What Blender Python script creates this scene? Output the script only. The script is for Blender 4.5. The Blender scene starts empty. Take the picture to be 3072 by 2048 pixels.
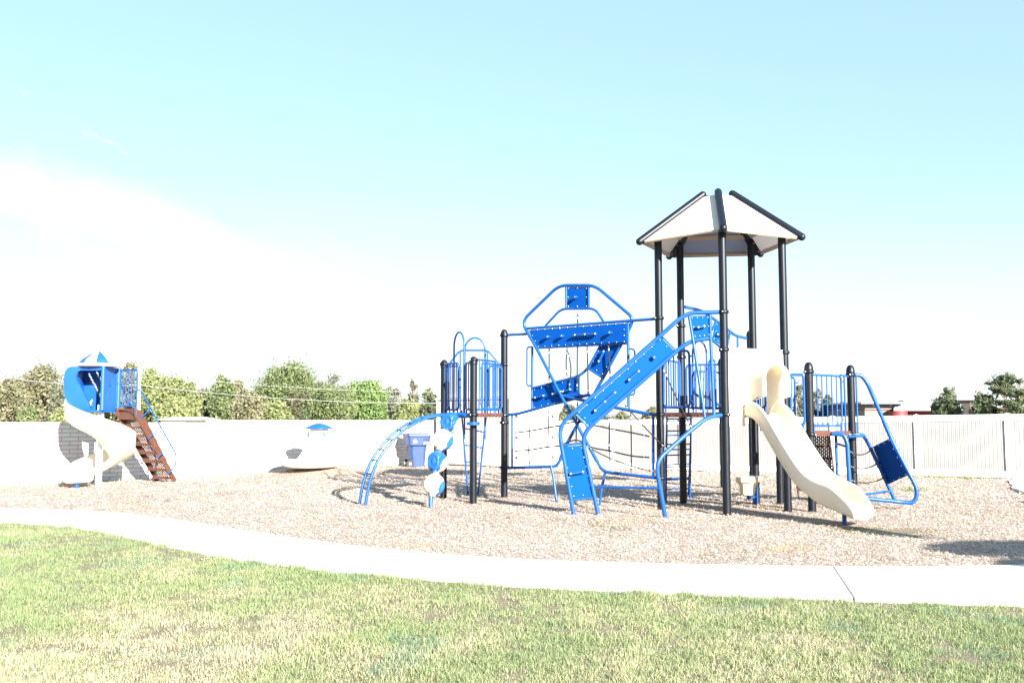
import bpy, math, random
import numpy as np
from mathutils import Vector, Matrix
random.seed(7); rng = np.random.default_rng(7)
R_ = math.radians
sc = bpy.context.scene
col = sc.collection
V = Vector

# ------------------------------------------------------------------ camera model
F, CX, CY, H, TH = 2831.0, 1536.0, 1024.0, 1.65, R_(4.59)
CAM = V((0, 0, H))
def ray(px, py):
    dx = (px-CX)/F; dy = (CY-py)/F
    return V((dx, math.cos(TH)-dy*math.sin(TH), math.sin(TH)+dy*math.cos(TH)))
def at(px, py, Y):
    r = ray(px, py); return CAM + r*(Y/r.y)
def gnd(px, py, z=0.0):
    r = ray(px, py); return CAM + r*((z-H)/r.z)
class K:                       # measuring frame: a crop of the photograph
    def __init__(s, ox, oy, sc_): s.ox, s.oy, s.s = ox, oy, sc_
    def px(s, x, y): return s.ox+x/s.s, s.oy+y/s.s
    def __call__(s, x, y, Y): return at(*s.px(x, y), Y)
    def g(s, x, y, z=0.0): return gnd(*s.px(x, y), z)
    def pl(s, x, y, plane, off=0.0):
        P0, n = plane; r = ray(*s.px(x, y))
        return CAM + r*(((P0-CAM).dot(n)+off)/r.dot(n))
K0 = K(0, 0, 2352/3072)
K1 = K(100, 1000, 3.1367); K2 = K(1050, 900, 2.24); K3 = K(1500, 820, 3.1367)
K4 = K(1850, 500, 3.1367); K5 = K(1900, 900, 2.24); K6 = K(2200, 1000, 2.6133)
K7 = K(1500, 1150, 3.485); KU = K(700, 1150, 3.36); KT = K(0, 1000, 2.138)
KR = K(2500, 1050, 3.1364); KA = K(1950, 900, 4.48); KB = K(2330, 1050, 6.272)
KC = K(2380, 1260, 6.532); KD = K(1180, 1230, 5.058); KF = K(1300, 960, 5.227)
def vplane(P, Q):              # vertical plane through two plan points, normal towards the camera
    d = V((Q[0]-P[0], Q[1]-P[1], 0)); n = V((d.y, -d.x, 0)).normalized()
    if n.y > 0: n = -n
    return V((P[0], P[1], 0)), n

# ------------------------------------------------------------------ materials
def newmat(name):
    m = bpy.data.materials.new(name); m.use_nodes = True
    return m, m.node_tree.nodes, m.node_tree.links, m.node_tree.nodes['Principled BSDF']
def mat(name, c, rough=.5, metal=0, var=.0, vscale=8, bump=0, bscale=60, spec=.5, coat=0, dirt=None):
    m, N, L, b = newmat(name)
    b.inputs['Base Color'].default_value = (*c, 1); b.inputs['Roughness'].default_value = rough
    b.inputs['Metallic'].default_value = metal; b.inputs['Specular IOR Level'].default_value = spec
    if coat: b.inputs['Coat Weight'].default_value = coat; b.inputs['Coat Roughness'].default_value = .15
    tc = N.new('ShaderNodeTexCoord')
    if var:
        n = N.new('ShaderNodeTexNoise'); n.inputs['Scale'].default_value = vscale; n.inputs['Detail'].default_value = 6
        n.inputs['Roughness'].default_value = .65
        L.new(tc.outputs['Object'], n.inputs['Vector'])
        r = N.new('ShaderNodeValToRGB')
        r.color_ramp.elements[0].position = .3; r.color_ramp.elements[1].position = .7
        d = dirt or tuple(x*(1-var) for x in c)
        r.color_ramp.elements[0].color = (*d, 1); r.color_ramp.elements[1].color = (*[min(1, x*(1+var*.4)) for x in c], 1)
        L.new(n.outputs['Fac'], r.inputs['Fac']); L.new(r.outputs['Color'], b.inputs['Base Color'])
        mr = N.new('ShaderNodeMapRange'); mr.inputs['To Min'].default_value = rough*.75; mr.inputs['To Max'].default_value = min(1, rough*1.3)
        L.new(n.outputs['Fac'], mr.inputs['Value']); L.new(mr.outputs['Result'], b.inputs['Roughness'])
    if bump:
        n2 = N.new('ShaderNodeTexNoise'); n2.inputs['Scale'].default_value = bscale; n2.inputs['Detail'].default_value = 4
        L.new(tc.outputs['Object'], n2.inputs['Vector'])
        bp = N.new('ShaderNodeBump'); bp.inputs['Strength'].default_value = bump; bp.inputs['Distance'].default_value = .01
        L.new(n2.outputs['Fac'], bp.inputs['Height']); L.new(bp.outputs['Normal'], b.inputs['Normal'])
    return m
M = {}
M['blue'] = mat('blue_powder_coat', (.005, .062, .25), .36, var=.15, vscale=5, spec=.3, coat=.06)
M['blue_panel'] = mat('blue_sheet_plastic', (.0012, .055, .26), .65, var=.10, vscale=3, spec=.06)
M['blue_plastic'] = mat('blue_moulded_plastic', (.008, .075, .30), .38, var=.15, vscale=4)
M['bin'] = mat('bin_plastic', (.014, .043, .15), .5, var=.2, vscale=4)
M['black'] = mat('black_powder_coat', (.0025, .0045, .009), .40, var=.10, vscale=9, spec=.30)
M['rubber'] = mat('black_rubber', (.012, .012, .013), .7, var=.2)
M['cream'] = mat('cream_moulded_plastic', (.66, .52, .33), .42, var=.07, vscale=3)
M['slidec'] = mat('ivory_slide_plastic', (.66, .585, .45), .36, var=.06, vscale=2.5)
M['brown'] = mat('brown_vinyl_coating', (.085, .030, .017), .55, var=.3, vscale=10)
M['steel'] = mat('galvanised_bolt', (.62, .63, .65), .3, metal=.85)
M['rope'] = mat('dark_rope', (.008, .008, .009), .85, var=.4, vscale=80)
M['white'] = mat('white_vinyl', (.78, .78, .78), .45, var=.05, vscale=2)
M['pale'] = mat('pale_metal', (.46, .445, .42), .5, var=.1)
M['bark'] = mat('grey_brown_bark', (.27, .215, .155), .9, var=.4, vscale=3, bump=.5, bscale=12)
M['wood'] = mat('weathered_pole_wood', (.42, .38, .33), .9, var=.25, vscale=4)
M['cable'] = mat('grey_cable', (.30, .31, .32), .6)
M['glass'] = mat('dark_glass', (.02, .022, .025), .08)
M['grey_wall'] = mat('grey_stucco', (.15, .155, .155), .8, var=.1, bump=.1)
M['fascia'] = mat('pale_fascia', (.34, .37, .41), .5, var=.06)
M['red'] = mat('red_painted_wall', (.20, .022, .025), .6, var=.2)
M['shingle'] = mat('grey_shingles', (.22, .21, .20), .9, var=.3, vscale=4)
M['siding'] = mat('white_siding', (.7, .69, .66), .7, var=.08)

# lid of tank etc.
def roof_mat():
    m, N, L, b = newmat('cream_roof_sheet')
    b.inputs['Base Color'].default_value = (.72, .65, .53, 1); b.inputs['Roughness'].default_value = .5
    t = N.new('ShaderNodeBsdfTranslucent'); t.inputs['Color'].default_value = (.66, .68, .74, 1)
    mx = N.new('ShaderNodeMixShader'); mx.inputs[0].default_value = .30
    o = N['Material Output']
    L.new(b.outputs[0], mx.inputs[1]); L.new(t.outputs[0], mx.inputs[2]); L.new(mx.outputs[0], o.inputs['Surface'])
    return m
M['roof'] = roof_mat()
M['sky_tint_sheet'] = mat('roof_sheet_sky_tint', (.22, .25, .37), .6, var=.08)  # back roof panel: blue sky light coming through, put into its colour
M['batten'] = mat('tan_batten', (.34, .27, .19), .6, var=.1)
def perf_mat():               # vinyl coated expanded metal: staggered slots cut right through
    m, N, L, b = newmat('brown_perforated_metal')
    b.inputs['Base Color'].default_value = (.075, .032, .02, 1); b.inputs['Roughness'].default_value = .5
    uv = N.new('ShaderNodeTexCoord')
    br = N.new('ShaderNodeTexBrick'); br.offset = .5
    br.inputs['Scale'].default_value = 1; br.inputs['Brick Width'].default_value = .062; br.inputs['Row Height'].default_value = .036
    br.inputs['Mortar Size'].default_value = .0125; br.inputs['Mortar Smooth'].default_value = 0
    sep = N.new('ShaderNodeSeparateXYZ'); cmb = N.new('ShaderNodeCombineXYZ')
    L.new(uv.outputs['UV'], sep.inputs[0]); L.new(sep.outputs[1], cmb.inputs[0]); L.new(sep.outputs[0], cmb.inputs[1])
    L.new(cmb.outputs[0], br.inputs['Vector'])
    tr = N.new('ShaderNodeBsdfTransparent'); mx = N.new('ShaderNodeMixShader')
    L.new(br.outputs['Fac'], mx.inputs[0]); L.new(tr.outputs[0], mx.inputs[1]); L.new(b.outputs[0], mx.inputs[2])
    L.new(mx.outputs[0], N['Material Output'].inputs['Surface'])
    return m
M['perf'] = perf_mat()
def brick_mat(name, c1, c2, cm, bw, rh, ms, rough=.75):
    m, N, L, b = newmat(name)
    b.inputs['Roughness'].default_value = rough
    uv = N.new('ShaderNodeTexCoord')
    br = N.new('ShaderNodeTexBrick'); br.inputs['Scale'].default_value = 1
    br.inputs['Brick Width'].default_value = bw; br.inputs['Row Height'].default_value = rh
    br.inputs['Mortar Size'].default_value = ms; br.inputs['Mortar Smooth'].default_value = .2
    br.inputs['Color1'].default_value = (*c1, 1); br.inputs['Color2'].default_value = (*c2, 1); br.inputs['Mortar'].default_value = (*cm, 1)
    L.new(uv.outputs['UV'], br.inputs['Vector'])
    n = N.new('ShaderNodeTexNoise'); n.inputs['Scale'].default_value = 3; n.inputs['Detail'].default_value = 8
    L.new(uv.outputs['UV'], n.inputs['Vector'])
    mx = N.new('ShaderNodeMix'); mx.data_type = 'RGBA'; mx.blend_type = 'MULTIPLY'; mx.inputs[0].default_value = .25
    L.new(br.outputs['Color'], mx.inputs[6]); L.new(n.outputs['Color'], mx.inputs[7]); L.new(mx.outputs[2], b.inputs['Base Color'])
    bp = N.new('ShaderNodeBump'); bp.inputs['Strength'].default_value = .6; bp.inputs['Distance'].default_value = .008; bp.invert = True
    L.new(br.outputs['Fac'], bp.inputs['Height']); L.new(bp.outputs['Normal'], b.inputs['Normal'])
    return m
M['wall_brick'] = brick_mat('white_painted_brick', (.62, .585, .56), (.66, .63, .605), (.27, .255, .245), .42, .105, .009)
M['red_brick'] = brick_mat('tan_brick', (.20, .13, .095), (.25, .17, .12), (.26, .23, .2), .25, .09, .012)
def noise_ground(name, cols, scales, rough=.95, bump=.5, bdist=.02, bscale=40):
    m, N, L, b = newmat(name); b.inputs['Roughness'].default_value = rough; b.inputs['Specular IOR Level'].default_value = .2
    tc = N.new('ShaderNodeTexCoord'); last = None
    for i, (ca, cb) in enumerate(cols):
        n = N.new('ShaderNodeTexNoise'); n.inputs['Scale'].default_value = scales[i]; n.inputs['Detail'].default_value = 8; n.inputs['Roughness'].default_value = .7
        L.new(tc.outputs['Object'], n.inputs['Vector'])
        r = N.new('ShaderNodeValToRGB'); r.color_ramp.elements[0].position = .35; r.color_ramp.elements[1].position = .65
        r.color_ramp.elements[0].color = (*ca, 1); r.color_ramp.elements[1].color = (*cb, 1)
        L.new(n.outputs['Fac'], r.inputs['Fac'])
        if last is None: last = r.outputs['Color']
        else:
            mx = N.new('ShaderNodeMix'); mx.data_type = 'RGBA'; mx.inputs[0].default_value = .5
            L.new(last, mx.inputs[6]); L.new(r.outputs['Color'], mx.inputs[7]); last = mx.outputs[2]
    L.new(last, b.inputs['Base Color'])
    n = N.new('ShaderNodeTexNoise'); n.inputs['Scale'].default_value = bscale; n.inputs['Detail'].default_value = 6
    L.new(tc.outputs['Object'], n.inputs['Vector'])
    bp = N.new('ShaderNodeBump'); bp.inputs['Strength'].default_value = bump; bp.inputs['Distance'].default_value = bdist
    L.new(n.outputs['Fac'], bp.inputs['Height']); L.new(bp.outputs['Normal'], b.inputs['Normal'])
    return m
M['soil'] = noise_ground('dry_lawn_soil', [((.13, .10, .07), (.24, .20, .13)), ((.09, .09, .05), (.26, .21, .15))], [3, 25], bump=.8, bscale=70)
M['mulch'] = noise_ground('wood_mulch', [((.25, .195, .165), (.40, .325, .275)), ((.15, .115, .10), (.40, .335, .285))], [1.2, 38], bump=1, bdist=.03, bscale=45)
M['concrete'] = noise_ground('pale_concrete', [((.58, .57, .55), (.66, .65, .635)), ((.55, .54, .52), (.68, .67, .655))], [1.5, 30], rough=.85, bump=.15, bdist=.004, bscale=120)
def attr_mat(name, transl=.35, rough=.7):
    m, N, L, b = newmat(name); b.inputs['Roughness'].default_value = rough; b.inputs['Specular IOR Level'].default_value = .25
    a = N.new('ShaderNodeAttribute'); a.attribute_name = 'Col'
    L.new(a.outputs['Color'], b.inputs['Base Color'])
    if transl:
        t = N.new('ShaderNodeBsdfTranslucent'); L.new(a.outputs['Color'], t.inputs['Color'])
        mx = N.new('ShaderNodeMixShader'); mx.inputs[0].default_value = transl
        L.new(b.outputs[0], mx.inputs[1]); L.new(t.outputs[0], mx.inputs[2]); L.new(mx.outputs[0], N['Material Output'].inputs['Surface'])
    return m
M['leaf'] = attr_mat('leaf_mix', .48); M['grass'] = attr_mat('grass_blade_mix', .35); M['chip'] = attr_mat('mulch_chip_mix', 0, .9)

# ------------------------------------------------------------------ object helpers
def tag(o, label=None, cat=None, group=None, kind=None):
    if label: o['label'] = label
    if cat: o['category'] = cat
    if group: o['group'] = group
    if kind: o['kind'] = kind
    return o
def thing(name, loc, label, cat, group=None):
    o = bpy.data.objects.new(name, None); o.location = loc; o.empty_display_size = .2
    col.objects.link(o); return tag(o, label, cat, group)
def rootloc(o):
    p = V((0, 0, 0))
    while o is not None: p += o.location; o = o.parent
    return p
class MB:
    def __init__(s): s.v, s.f, s.m, s.sm, s.uv = [], [], [], [], {}
    def add(s, vs, fs, mi=0, smooth=False, uvs=None):
        b = len(s.v); s.v += [V(v) for v in vs]
        for k, f in enumerate(fs):
            if uvs: s.uv[len(s.f)] = uvs[k]
            s.f.append([b+i for i in f]); s.m.append(mi); s.sm.append(smooth)
    def tube(s, pts, r, n=10, mi=0, fillet=0, caps=True, r1=None):
        pts = [V(p) for p in pts]
        if fillet: pts = fil(pts, fillet)
        rings = []; L = len(pts); up = None
        for i, p in enumerate(pts):
            t = (pts[min(i+1, L-1)]-pts[max(i-1, 0)])
            if t.length < 1e-9: t = V((0, 0, 1))
            t.normalize()
            if up is None: up = t.orthogonal().normalized()
            up = (up-t*up.dot(t))
            up = up.normalized() if up.length > 1e-6 else t.orthogonal().normalized()
            w = t.cross(up); rr = r if r1 is None else r+(r1-r)*i/(L-1)
            rings.append([p+(up*math.cos(a)+w*math.sin(a))*rr for a in (2*math.pi*k/n for k in range(n))])
        vs = [v for rg in rings for v in rg]
        fs = [(i*n+k, i*n+(k+1) % n, (i+1)*n+(k+1) % n, (i+1)*n+k) for i in range(L-1) for k in range(n)]
        s.add(vs, fs, mi, True)
        if caps:
            s.add(rings[0], [tuple(range(n))[::-1]], mi); s.add(rings[-1], [tuple(range(n))], mi)
    def lathe(s, base, prof, n=20, mi=0, axis=V((0, 0, 1)), smooth=True, mod=None):
        axis = V(axis).normalized(); u = axis.orthogonal().normalized()
        if abs(axis.z) > .99: u = V((1, 0, 0))
        w = axis.cross(u); vs = []
        for r, z in prof:
            for k in range(n):
                a = 2*math.pi*k/n; q = r*(mod(a, z) if mod else 1)
                vs.append(V(base)+axis*z+(u*math.cos(a)+w*math.sin(a))*q)
        fs = [(i*n+k, i*n+(k+1) % n, (i+1)*n+(k+1) % n, (i+1)*n+k) for i in range(len(prof)-1) for k in range(n)]
        s.add(vs, fs, mi, smooth)
    def ball(s, c, r, n=12, mi=0, sq=1.0, fn=None):
        m = n//2; vs = []; fs = []
        for i in range(m+1):
            th = math.pi*i/m
            for k in range(n):
                a = 2*math.pi*k/n
                d = V((math.sin(th)*math.cos(a), math.sin(th)*math.sin(a), math.cos(th)))
                q = fn(d) if fn else 1
                vs.append(V(c)+V((d.x*r*q, d.y*r*q, d.z*r*q*sq)))
        for i in range(m):
            for k in range(n): fs.append((i*n+k, (i+1)*n+k, (i+1)*n+(k+1) % n, i*n+(k+1) % n))
        s.add(vs, fs, mi, True)
    def box(s, c, ax, ay, az, mi=0):     # centre and three half-axis vectors
        c, ax, ay, az = V(c), V(ax), V(ay), V(az)
        vs = [c+ax*i+ay*j+az*k for k in (-1, 1) for j in (-1, 1) for i in (-1, 1)]
        s.add(vs, [(0, 2, 3, 1), (4, 5, 7, 6), (0, 1, 5, 4), (2, 6, 7, 3), (0, 4, 6, 2), (1, 3, 7, 5)], mi)
    def slab(s, poly, d, mi=0, uvscale=None):  # a polygon given thickness along d
        poly = [V(p) for p in poly]; n = len(poly); d = V(d)
        vs = poly+[p+d for p in poly]
        fs = [tuple(range(n))[::-1], tuple(range(n, 2*n))]+[(i, (i+1) % n, n+(i+1) % n, n+i) for i in range(n)]
        uvs = None
        if uvscale:
            e = (poly[1]-poly[0]).normalized(); nn = e.cross(poly[2]-poly[1]).normalized(); g = nn.cross(e)
            U = [((p-poly[0]).dot(e), (p-poly[0]).dot(g)) for p in vs]
            uvs = [[U[i] for i in f] for f in fs]
        s.add(vs, fs, mi, False, uvs)
    def wallquad(s, p, q, z0, z1, mi=0):
        p, q = V(p), V(q); l = (q-p).length
        s.add([V((p.x, p.y, z0)), V((q.x, q.y, z0)), V((q.x, q.y, z1)), V((p.x, p.y, z1))], [(0, 1, 2, 3)], mi, False,
              [[(0, z0), (l, z0), (l, z1), (0, z1)]])
    def build(s, name, mats, parent=None, loc=None, label=None, bevel=0):
        if not isinstance(mats, (list, tuple)): mats = [mats]
        o0 = rootloc(parent) if parent is not None else (V(loc) if loc is not None else V((0, 0, 0)))
        me = bpy.data.meshes.new(name); me.from_pydata([tuple(v-o0) for v in s.v], [], s.f)
        for m in mats: me.materials.append(M[m] if isinstance(m, str) else m)
        me.polygons.foreach_set('material_index', s.m); me.polygons.foreach_set('use_smooth', s.sm)
        if s.uv:
            lay = me.uv_layers.new(name='UVMap')
            for fi, uvs in s.uv.items():
                p = me.polygons[fi]
                for k, li in enumerate(p.loop_indices): lay.data[li].uv = uvs[k]
        me.update()
        o = bpy.data.objects.new(name, me); col.objects.link(o)
        if parent is not None: o.parent = parent
        elif loc is not None: o.location = loc
        if label: o['label'] = label
        if bevel:
            b = o.modifiers.new('b', 'BEVEL'); b.width = bevel; b.segments = 2; b.limit_method = 'ANGLE'
        return o
def fil(pts, r):
    rs = r if isinstance(r, (list, tuple)) else [r]*len(pts)
    out = [pts[0]]
    for i in range(1, len(pts)-1):
        p, a, b = pts[i], pts[i-1], pts[i+1]
        u = (a-p); w = (b-p); lu, lw = u.length, w.length
        if rs[i] <= 0 or lu < 1e-6 or lw < 1e-6: out.append(p); continue
        u /= lu; w /= lw
        d = min(rs[i], lu*.49, lw*.49)
        for k in range(7):
            t = k/6; A = p+u*d; B = p+w*d
            out.append(A*(1-t)**2+p*2*t*(1-t)+B*t*t)
    out.append(pts[-1]); return out
def crom(pts, n=8):
    pts = [V(p) for p in pts]; out = []
    for i in range(len(pts)-1):
        p0 = pts[max(i-1, 0)]; p1 = pts[i]; p2 = pts[i+1]; p3 = pts[min(i+2, len(pts)-1)]
        for k in range(n):
            t = k/n
            out.append(.5*((2*p1)+(p2-p0)*t+(2*p0-5*p1+4*p2-p3)*t*t+(3*p1-p0-3*p2+p3)*t**3))
    out.append(pts[-1]); return out
def sag(p, q, d, n=8):
    p, q = V(p), V(q); return [p.lerp(q, k/n)-V((0, 0, d*4*(k/n)*(1-k/n))) for k in range(n+1)]
def npmesh(name, verts, faces, mat_, colors=None, nface=4):
    me = bpy.data.meshes.new(name); nv = len(verts); nf = len(faces)
    me.vertices.add(nv); me.vertices.foreach_set('co', verts.astype(np.float32).ravel())
    me.loops.add(nf*nface); me.loops.foreach_set('vertex_index', faces.astype(np.int32).ravel())
    me.polygons.add(nf); me.polygons.foreach_set('loop_start', (np.arange(nf)*nface).astype(np.int32))
    me.polygons.foreach_set('loop_total', np.full(nf, nface, np.int32))
    if colors is not None:
        a = me.color_attributes.new('Col', 'FLOAT_COLOR', 'POINT')
        c = np.ones((nv, 4), np.float32); c[:, :3] = colors; a.data.foreach_set('color', c.ravel())
    me.materials.append(mat_); me.update(calc_edges=True); me.validate()
    o = bpy.data.objects.new(name, me); col.objects.link(o); return o
def vnoise(x, y, seed=0):     # cheap smooth 2-D noise in -1..1
    r = np.random.default_rng(seed); out = np.zeros_like(x)
    for k in range(7):
        a, f, p = r.uniform(0, 6.28), r.uniform(.6, 2.2), r.uniform(0, 6.28)
        out += np.sin((x*np.cos(a)+y*np.sin(a))*f+p+1.3*np.sin((x*np.sin(a)-y*np.cos(a))*f*.7+p*2))
    return out/4.2

# ------------------------------------------------------------------ world, sun, camera
SUN_EL, AZ = 21.0, V((.49, -.87))
w = bpy.data.worlds.new('World'); sc.world = w; w.use_nodes = True
N, L = w.node_tree.nodes, w.node_tree.links
bg = N['Background']; bg.inputs['Strength'].default_value = .063
sky = N.new('ShaderNodeTexSky'); sky.sky_type = 'NISHITA'; sky.sun_disc = False
sky.sun_elevation = R_(SUN_EL); sky.sun_rotation = math.atan2(AZ.x, AZ.y)
sky.air_density = 1.0; sky.dust_density = .5; sky.ozone_density = 1.0; sky.altitude = 300
geo = N.new('ShaderNodeTexCoord'); sep = N.new('ShaderNodeSeparateXYZ'); L.new(geo.outputs['Generated'], sep.inputs[0])
def math_(op, a, b=None, c=None):
    m = N.new('ShaderNodeMath'); m.operation = op
    for i, q in enumerate((a, b, c)):
        if q is None: continue
        if isinstance(q, (int, float)): m.inputs[i].default_value = q
        else: L.new(q, m.inputs[i])
    return m.outputs[0]
# bearing (x/y) and height (z/y) of the view direction in front of the field, for a wind-drawn cloud bank
ysafe = math_('MAXIMUM', sep.outputs[1], .05)
bx = math_('DIVIDE', sep.outputs[0], ysafe); hz = math_('DIVIDE', sep.outputs[2], ysafe)
cv = N.new('ShaderNodeCombineXYZ'); L.new(math_('MULTIPLY', bx, .45), cv.inputs[0])
L.new(math_('MULTIPLY', math_('MULTIPLY_ADD', bx, .36, hz), 1.5), cv.inputs[1])
nz = N.new('ShaderNodeTexNoise'); nz.inputs['Scale'].default_value = 14; nz.inputs['Detail'].default_value = 9; nz.inputs['Roughness'].default_value = .62
L.new(cv.outputs[0], nz.inputs['Vector'])
def sstep(x, a, b):
    m = N.new('ShaderNodeMapRange'); m.interpolation_type = 'SMOOTHSTEP'
    m.inputs['From Min'].default_value = a; m.inputs['From Max'].default_value = b; L.new(x, m.inputs['Value']); return m.outputs['Result']
# bank: below the line h = .285 + .. falling to the right, and above a lower line
top = math_('SUBTRACT', math_('MULTIPLY_ADD', bx, -.354, .0974), hz)          # > 0 below the bank's upper edge
wob = math_('MULTIPLY', math_('SUBTRACT', nz.outputs['Fac'], .5), .17)
bank = math_('MULTIPLY', sstep(math_('ADD', top, wob), -.02, .036), sstep(math_('ADD', math_('SUBTRACT', .088, top), wob), -.02, .03))
bank = math_('MULTIPLY', bank, sstep(math_('MULTIPLY', bx, -1), .12, .22))
puff = math_('MULTIPLY', math_('MULTIPLY', sstep(math_('SUBTRACT', 0, top), .012, .03), sstep(top, -.10, -.07)), math_('MULTIPLY', sstep(nz.outputs['Fac'], .53, .62), sstep(math_('MULTIPLY', bx, -1), .36, .44)))
haze = math_('MULTIPLY', sstep(hz, .28, .02), .7)
cl = math_('MULTIPLY', math_('MAXIMUM', bank, puff), math_('MULTIPLY_ADD', nz.outputs['Fac'], .8, .5)); cl = math_('MINIMUM', cl, 1.0)
mx1 = N.new('ShaderNodeMix'); mx1.data_type = 'RGBA'
mx0 = N.new('ShaderNodeMix'); mx0.data_type = 'RGBA'; mx0.inputs[0].default_value = .6      # thin even veil over the whole sky
L.new(sky.outputs[0], mx0.inputs[6]); mx0.inputs[7].default_value = (1.75, 2.75, 3.7, 1)
L.new(haze, mx1.inputs[0]); L.new(mx0.outputs[2], mx1.inputs[6]); mx1.inputs[7].default_value = (3.2, 3.45, 3.6, 1)
mx2 = N.new('ShaderNodeMix'); mx2.data_type = 'RGBA'
L.new(cl, mx2.inputs[0]); L.new(mx1.outputs[2], mx2.inputs[6]); mx2.inputs[7].default_value = (3.15, 3.2, 3.25, 1)
L.new(mx2.outputs[2], bg.inputs['Color'])

sd = bpy.data.lights.new('sun', 'SUN'); sd.energy = 4.6; sd.angle = R_(.5); sd.color = (1, .955, .89)
so = bpy.data.objects.new('sun', sd); col.objects.link(so)
SDIR = V((AZ.x*math.cos(R_(SUN_EL)), AZ.y*math.cos(R_(SUN_EL)), math.sin(R_(SUN_EL)))).normalized()
so.rotation_euler = SDIR.to_track_quat('Z', 'Y').to_euler(); so.location = (8, -12, 9)
cd = bpy.data.cameras.new('camera'); cd.sensor_width = 36; cd.lens = 36*F/3072; cd.clip_end = 5000; cd.clip_start = .1
co = bpy.data.objects.new('camera', cd); col.objects.link(co); co.location = CAM
co.rotation_euler = (math.pi/2+TH, 0, 0); sc.camera = co
sc.view_settings.view_transform = 'Standard'; sc.view_settings.look = 'None'
sc.view_settings.exposure = 2.4; sc.view_settings.gamma = 1

# ------------------------------------------------------------------ ground, sidewalk, mulch
far_px = [(0, 1169), (273, 1179), (469, 1207), (664, 1240), (919, 1272), (1231, 1294), (1465, 1299), (1837, 1307), (2249, 1308), (2352, 1303)]
near_px = [(0, 1199), (156, 1207), (312, 1238), (449, 1271), (625, 1300), (919, 1327), (1231, 1352), (1505, 1364), (1700, 1367), (1837, 1376), (2122, 1385), (2352, 1396)]
def edge(pxs, lx, ly, rx, ry):
    P = [K0.g(x, y) for x, y in pxs]; xs = [lx]+[p.x for p in P]+[rx]; ys = [ly]+[p.y for p in P]+[ry]
    return np.array(xs), np.array(ys)
FX, FY = edge(far_px, -22, 18.6, 14, 12.1); NX, NY = edge(near_px, -22, 16.6, 14, 8.7)
def smooth_edge(X, Y):
    xs = np.linspace(-22, 14, 400); ys = np.interp(xs, X, Y); k = np.hanning(41); k /= k.sum()
    return xs, np.convolve(np.pad(ys, 20, mode='edge'), k, 'valid')
EX, FYS = smooth_edge(FX, FY); _, NYS = smooth_edge(NX, NY)
far_y = lambda x: np.interp(x, EX, FYS)
near_y = lambda x: np.interp(x, EX, NYS)

g = MB(); S = 3000
g.add([(-S, -S, -.004), (S, -S, -.004), (S, S, -.004), (-S, S, -.004)], [(0, 1, 2, 3)])
tag(g.build('ground', 'soil'), 'dry lawn soil reaching to the horizon', kind='structure')

def side_edge_x(y):            # left edge of the concrete on the right, in plan
    return np.interp(y, [11.0, 17.6, 20.5, 22.2, 25.3, 27], [9.1, 9.55, 11.1, 11.6, 13.3, 14.0])
MOUND = KU.g(860, 930)
def mulch_z(x, y):
    z = .012+.016*vnoise(x*1.6, y*1.6, 3)+.010*vnoise(x*5, y*5, 4)
    z = z+.27*np.exp(-(((x-MOUND.x)/1.1)**2+((y-26.9)/.75)**2))
    z = z-.03*np.exp(-(((x-5.5)/.8)**2+((y-13.9)/.5)**2))
    d = np.clip((y-far_y(x))/.5, 0, 1); return z*d+.002*(1-d)
nxm, nym = 300, 190
gx = np.linspace(-19, 15.5, nxm); V_ = []
for i in range(nym):
    t = (i/(nym-1))**1.5; y0 = far_y(gx)-.15; V_.append(np.stack([gx, y0+(38-y0)*t, np.zeros(nxm)], 1))
MV = np.concatenate(V_); MV[:, 2] = mulch_z(MV[:, 0], MV[:, 1])
idx = np.arange(nxm*nym).reshape(nym, nxm)
MF = np.stack([idx[:-1, :-1], idx[:-1, 1:], idx[1:, 1:], idx[1:, :-1]], -1).reshape(-1, 4)
o = npmesh('mulch_bed', MV, MF, M['mulch']); tag(o, 'wood mulch playground surface', kind='structure')
for p in o.data.polygons: p.use_smooth = True

def strip(x0, x1, name, z=.035):
    xs = np.linspace(x0, x1, max(3, int((x1-x0)*6))); m = MB(); n = len(xs)
    vs = [(x, far_y(x), z) for x in xs]+[(x, near_y(x), z) for x in xs]+[(x, far_y(x), -.1) for x in xs]+[(x, near_y(x), -.1) for x in xs]
    fs = [(n+i, n+i+1, i+1, i) for i in range(n-1)]+[(i, i+1, 2*n+i+1, 2*n+i) for i in range(n-1)]+[(3*n+i, 3*n+i+1, n+i+1, n+i) for i in range(n-1)]
    fs += [(0, 2*n, 3*n, n), (n-1, 2*n-1, 4*n-1, 3*n-1)]
    m.add(vs, fs)
    return tag(m.build(name, 'concrete'), kind='structure')
J0, J1 = K0.g(1923, 1311).x, K0.g(1955, 1376).x
# expansion joint is skewed; a shear keeps both slab edges straight
def slab_strip(xa_f, xa_n, xb_f, xb_n, name):
    n = max(3, int((max(xb_f, xb_n)-min(xa_f, xa_n))*6)); m = MB(); z = .035
    xf = np.linspace(xa_f, xb_f, n); xn = np.linspace(xa_n, xb_n, n)
    vs = [(x, far_y(x), z) for x in xf]+[(x, near_y(x), z) for x in xn]+[(x, far_y(x), -.1) for x in xf]+[(x, near_y(x), -.1) for x in xn]
    fs = [(n+i, n+i+1, i+1, i) for i in range(n-1)]+[(i, i+1, 2*n+i+1, 2*n+i) for i in range(n-1)]+[(3*n+i, 3*n+i+1, n+i+1, n+i) for i in range(n-1)]
    fs += [(0, 2*n, 3*n, n), (n-1, 2*n-1, 4*n-1, 3*n-1)]
    m.add(vs, fs); return tag(m.build(name, 'concrete'), kind='structure')
slab_strip(-21.5, -21.5, J0-.012, J1-.012, 'sidewalk')
slab_strip(J0+.012, J1+.012, 13.5, 13.5, 'sidewalk')
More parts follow.
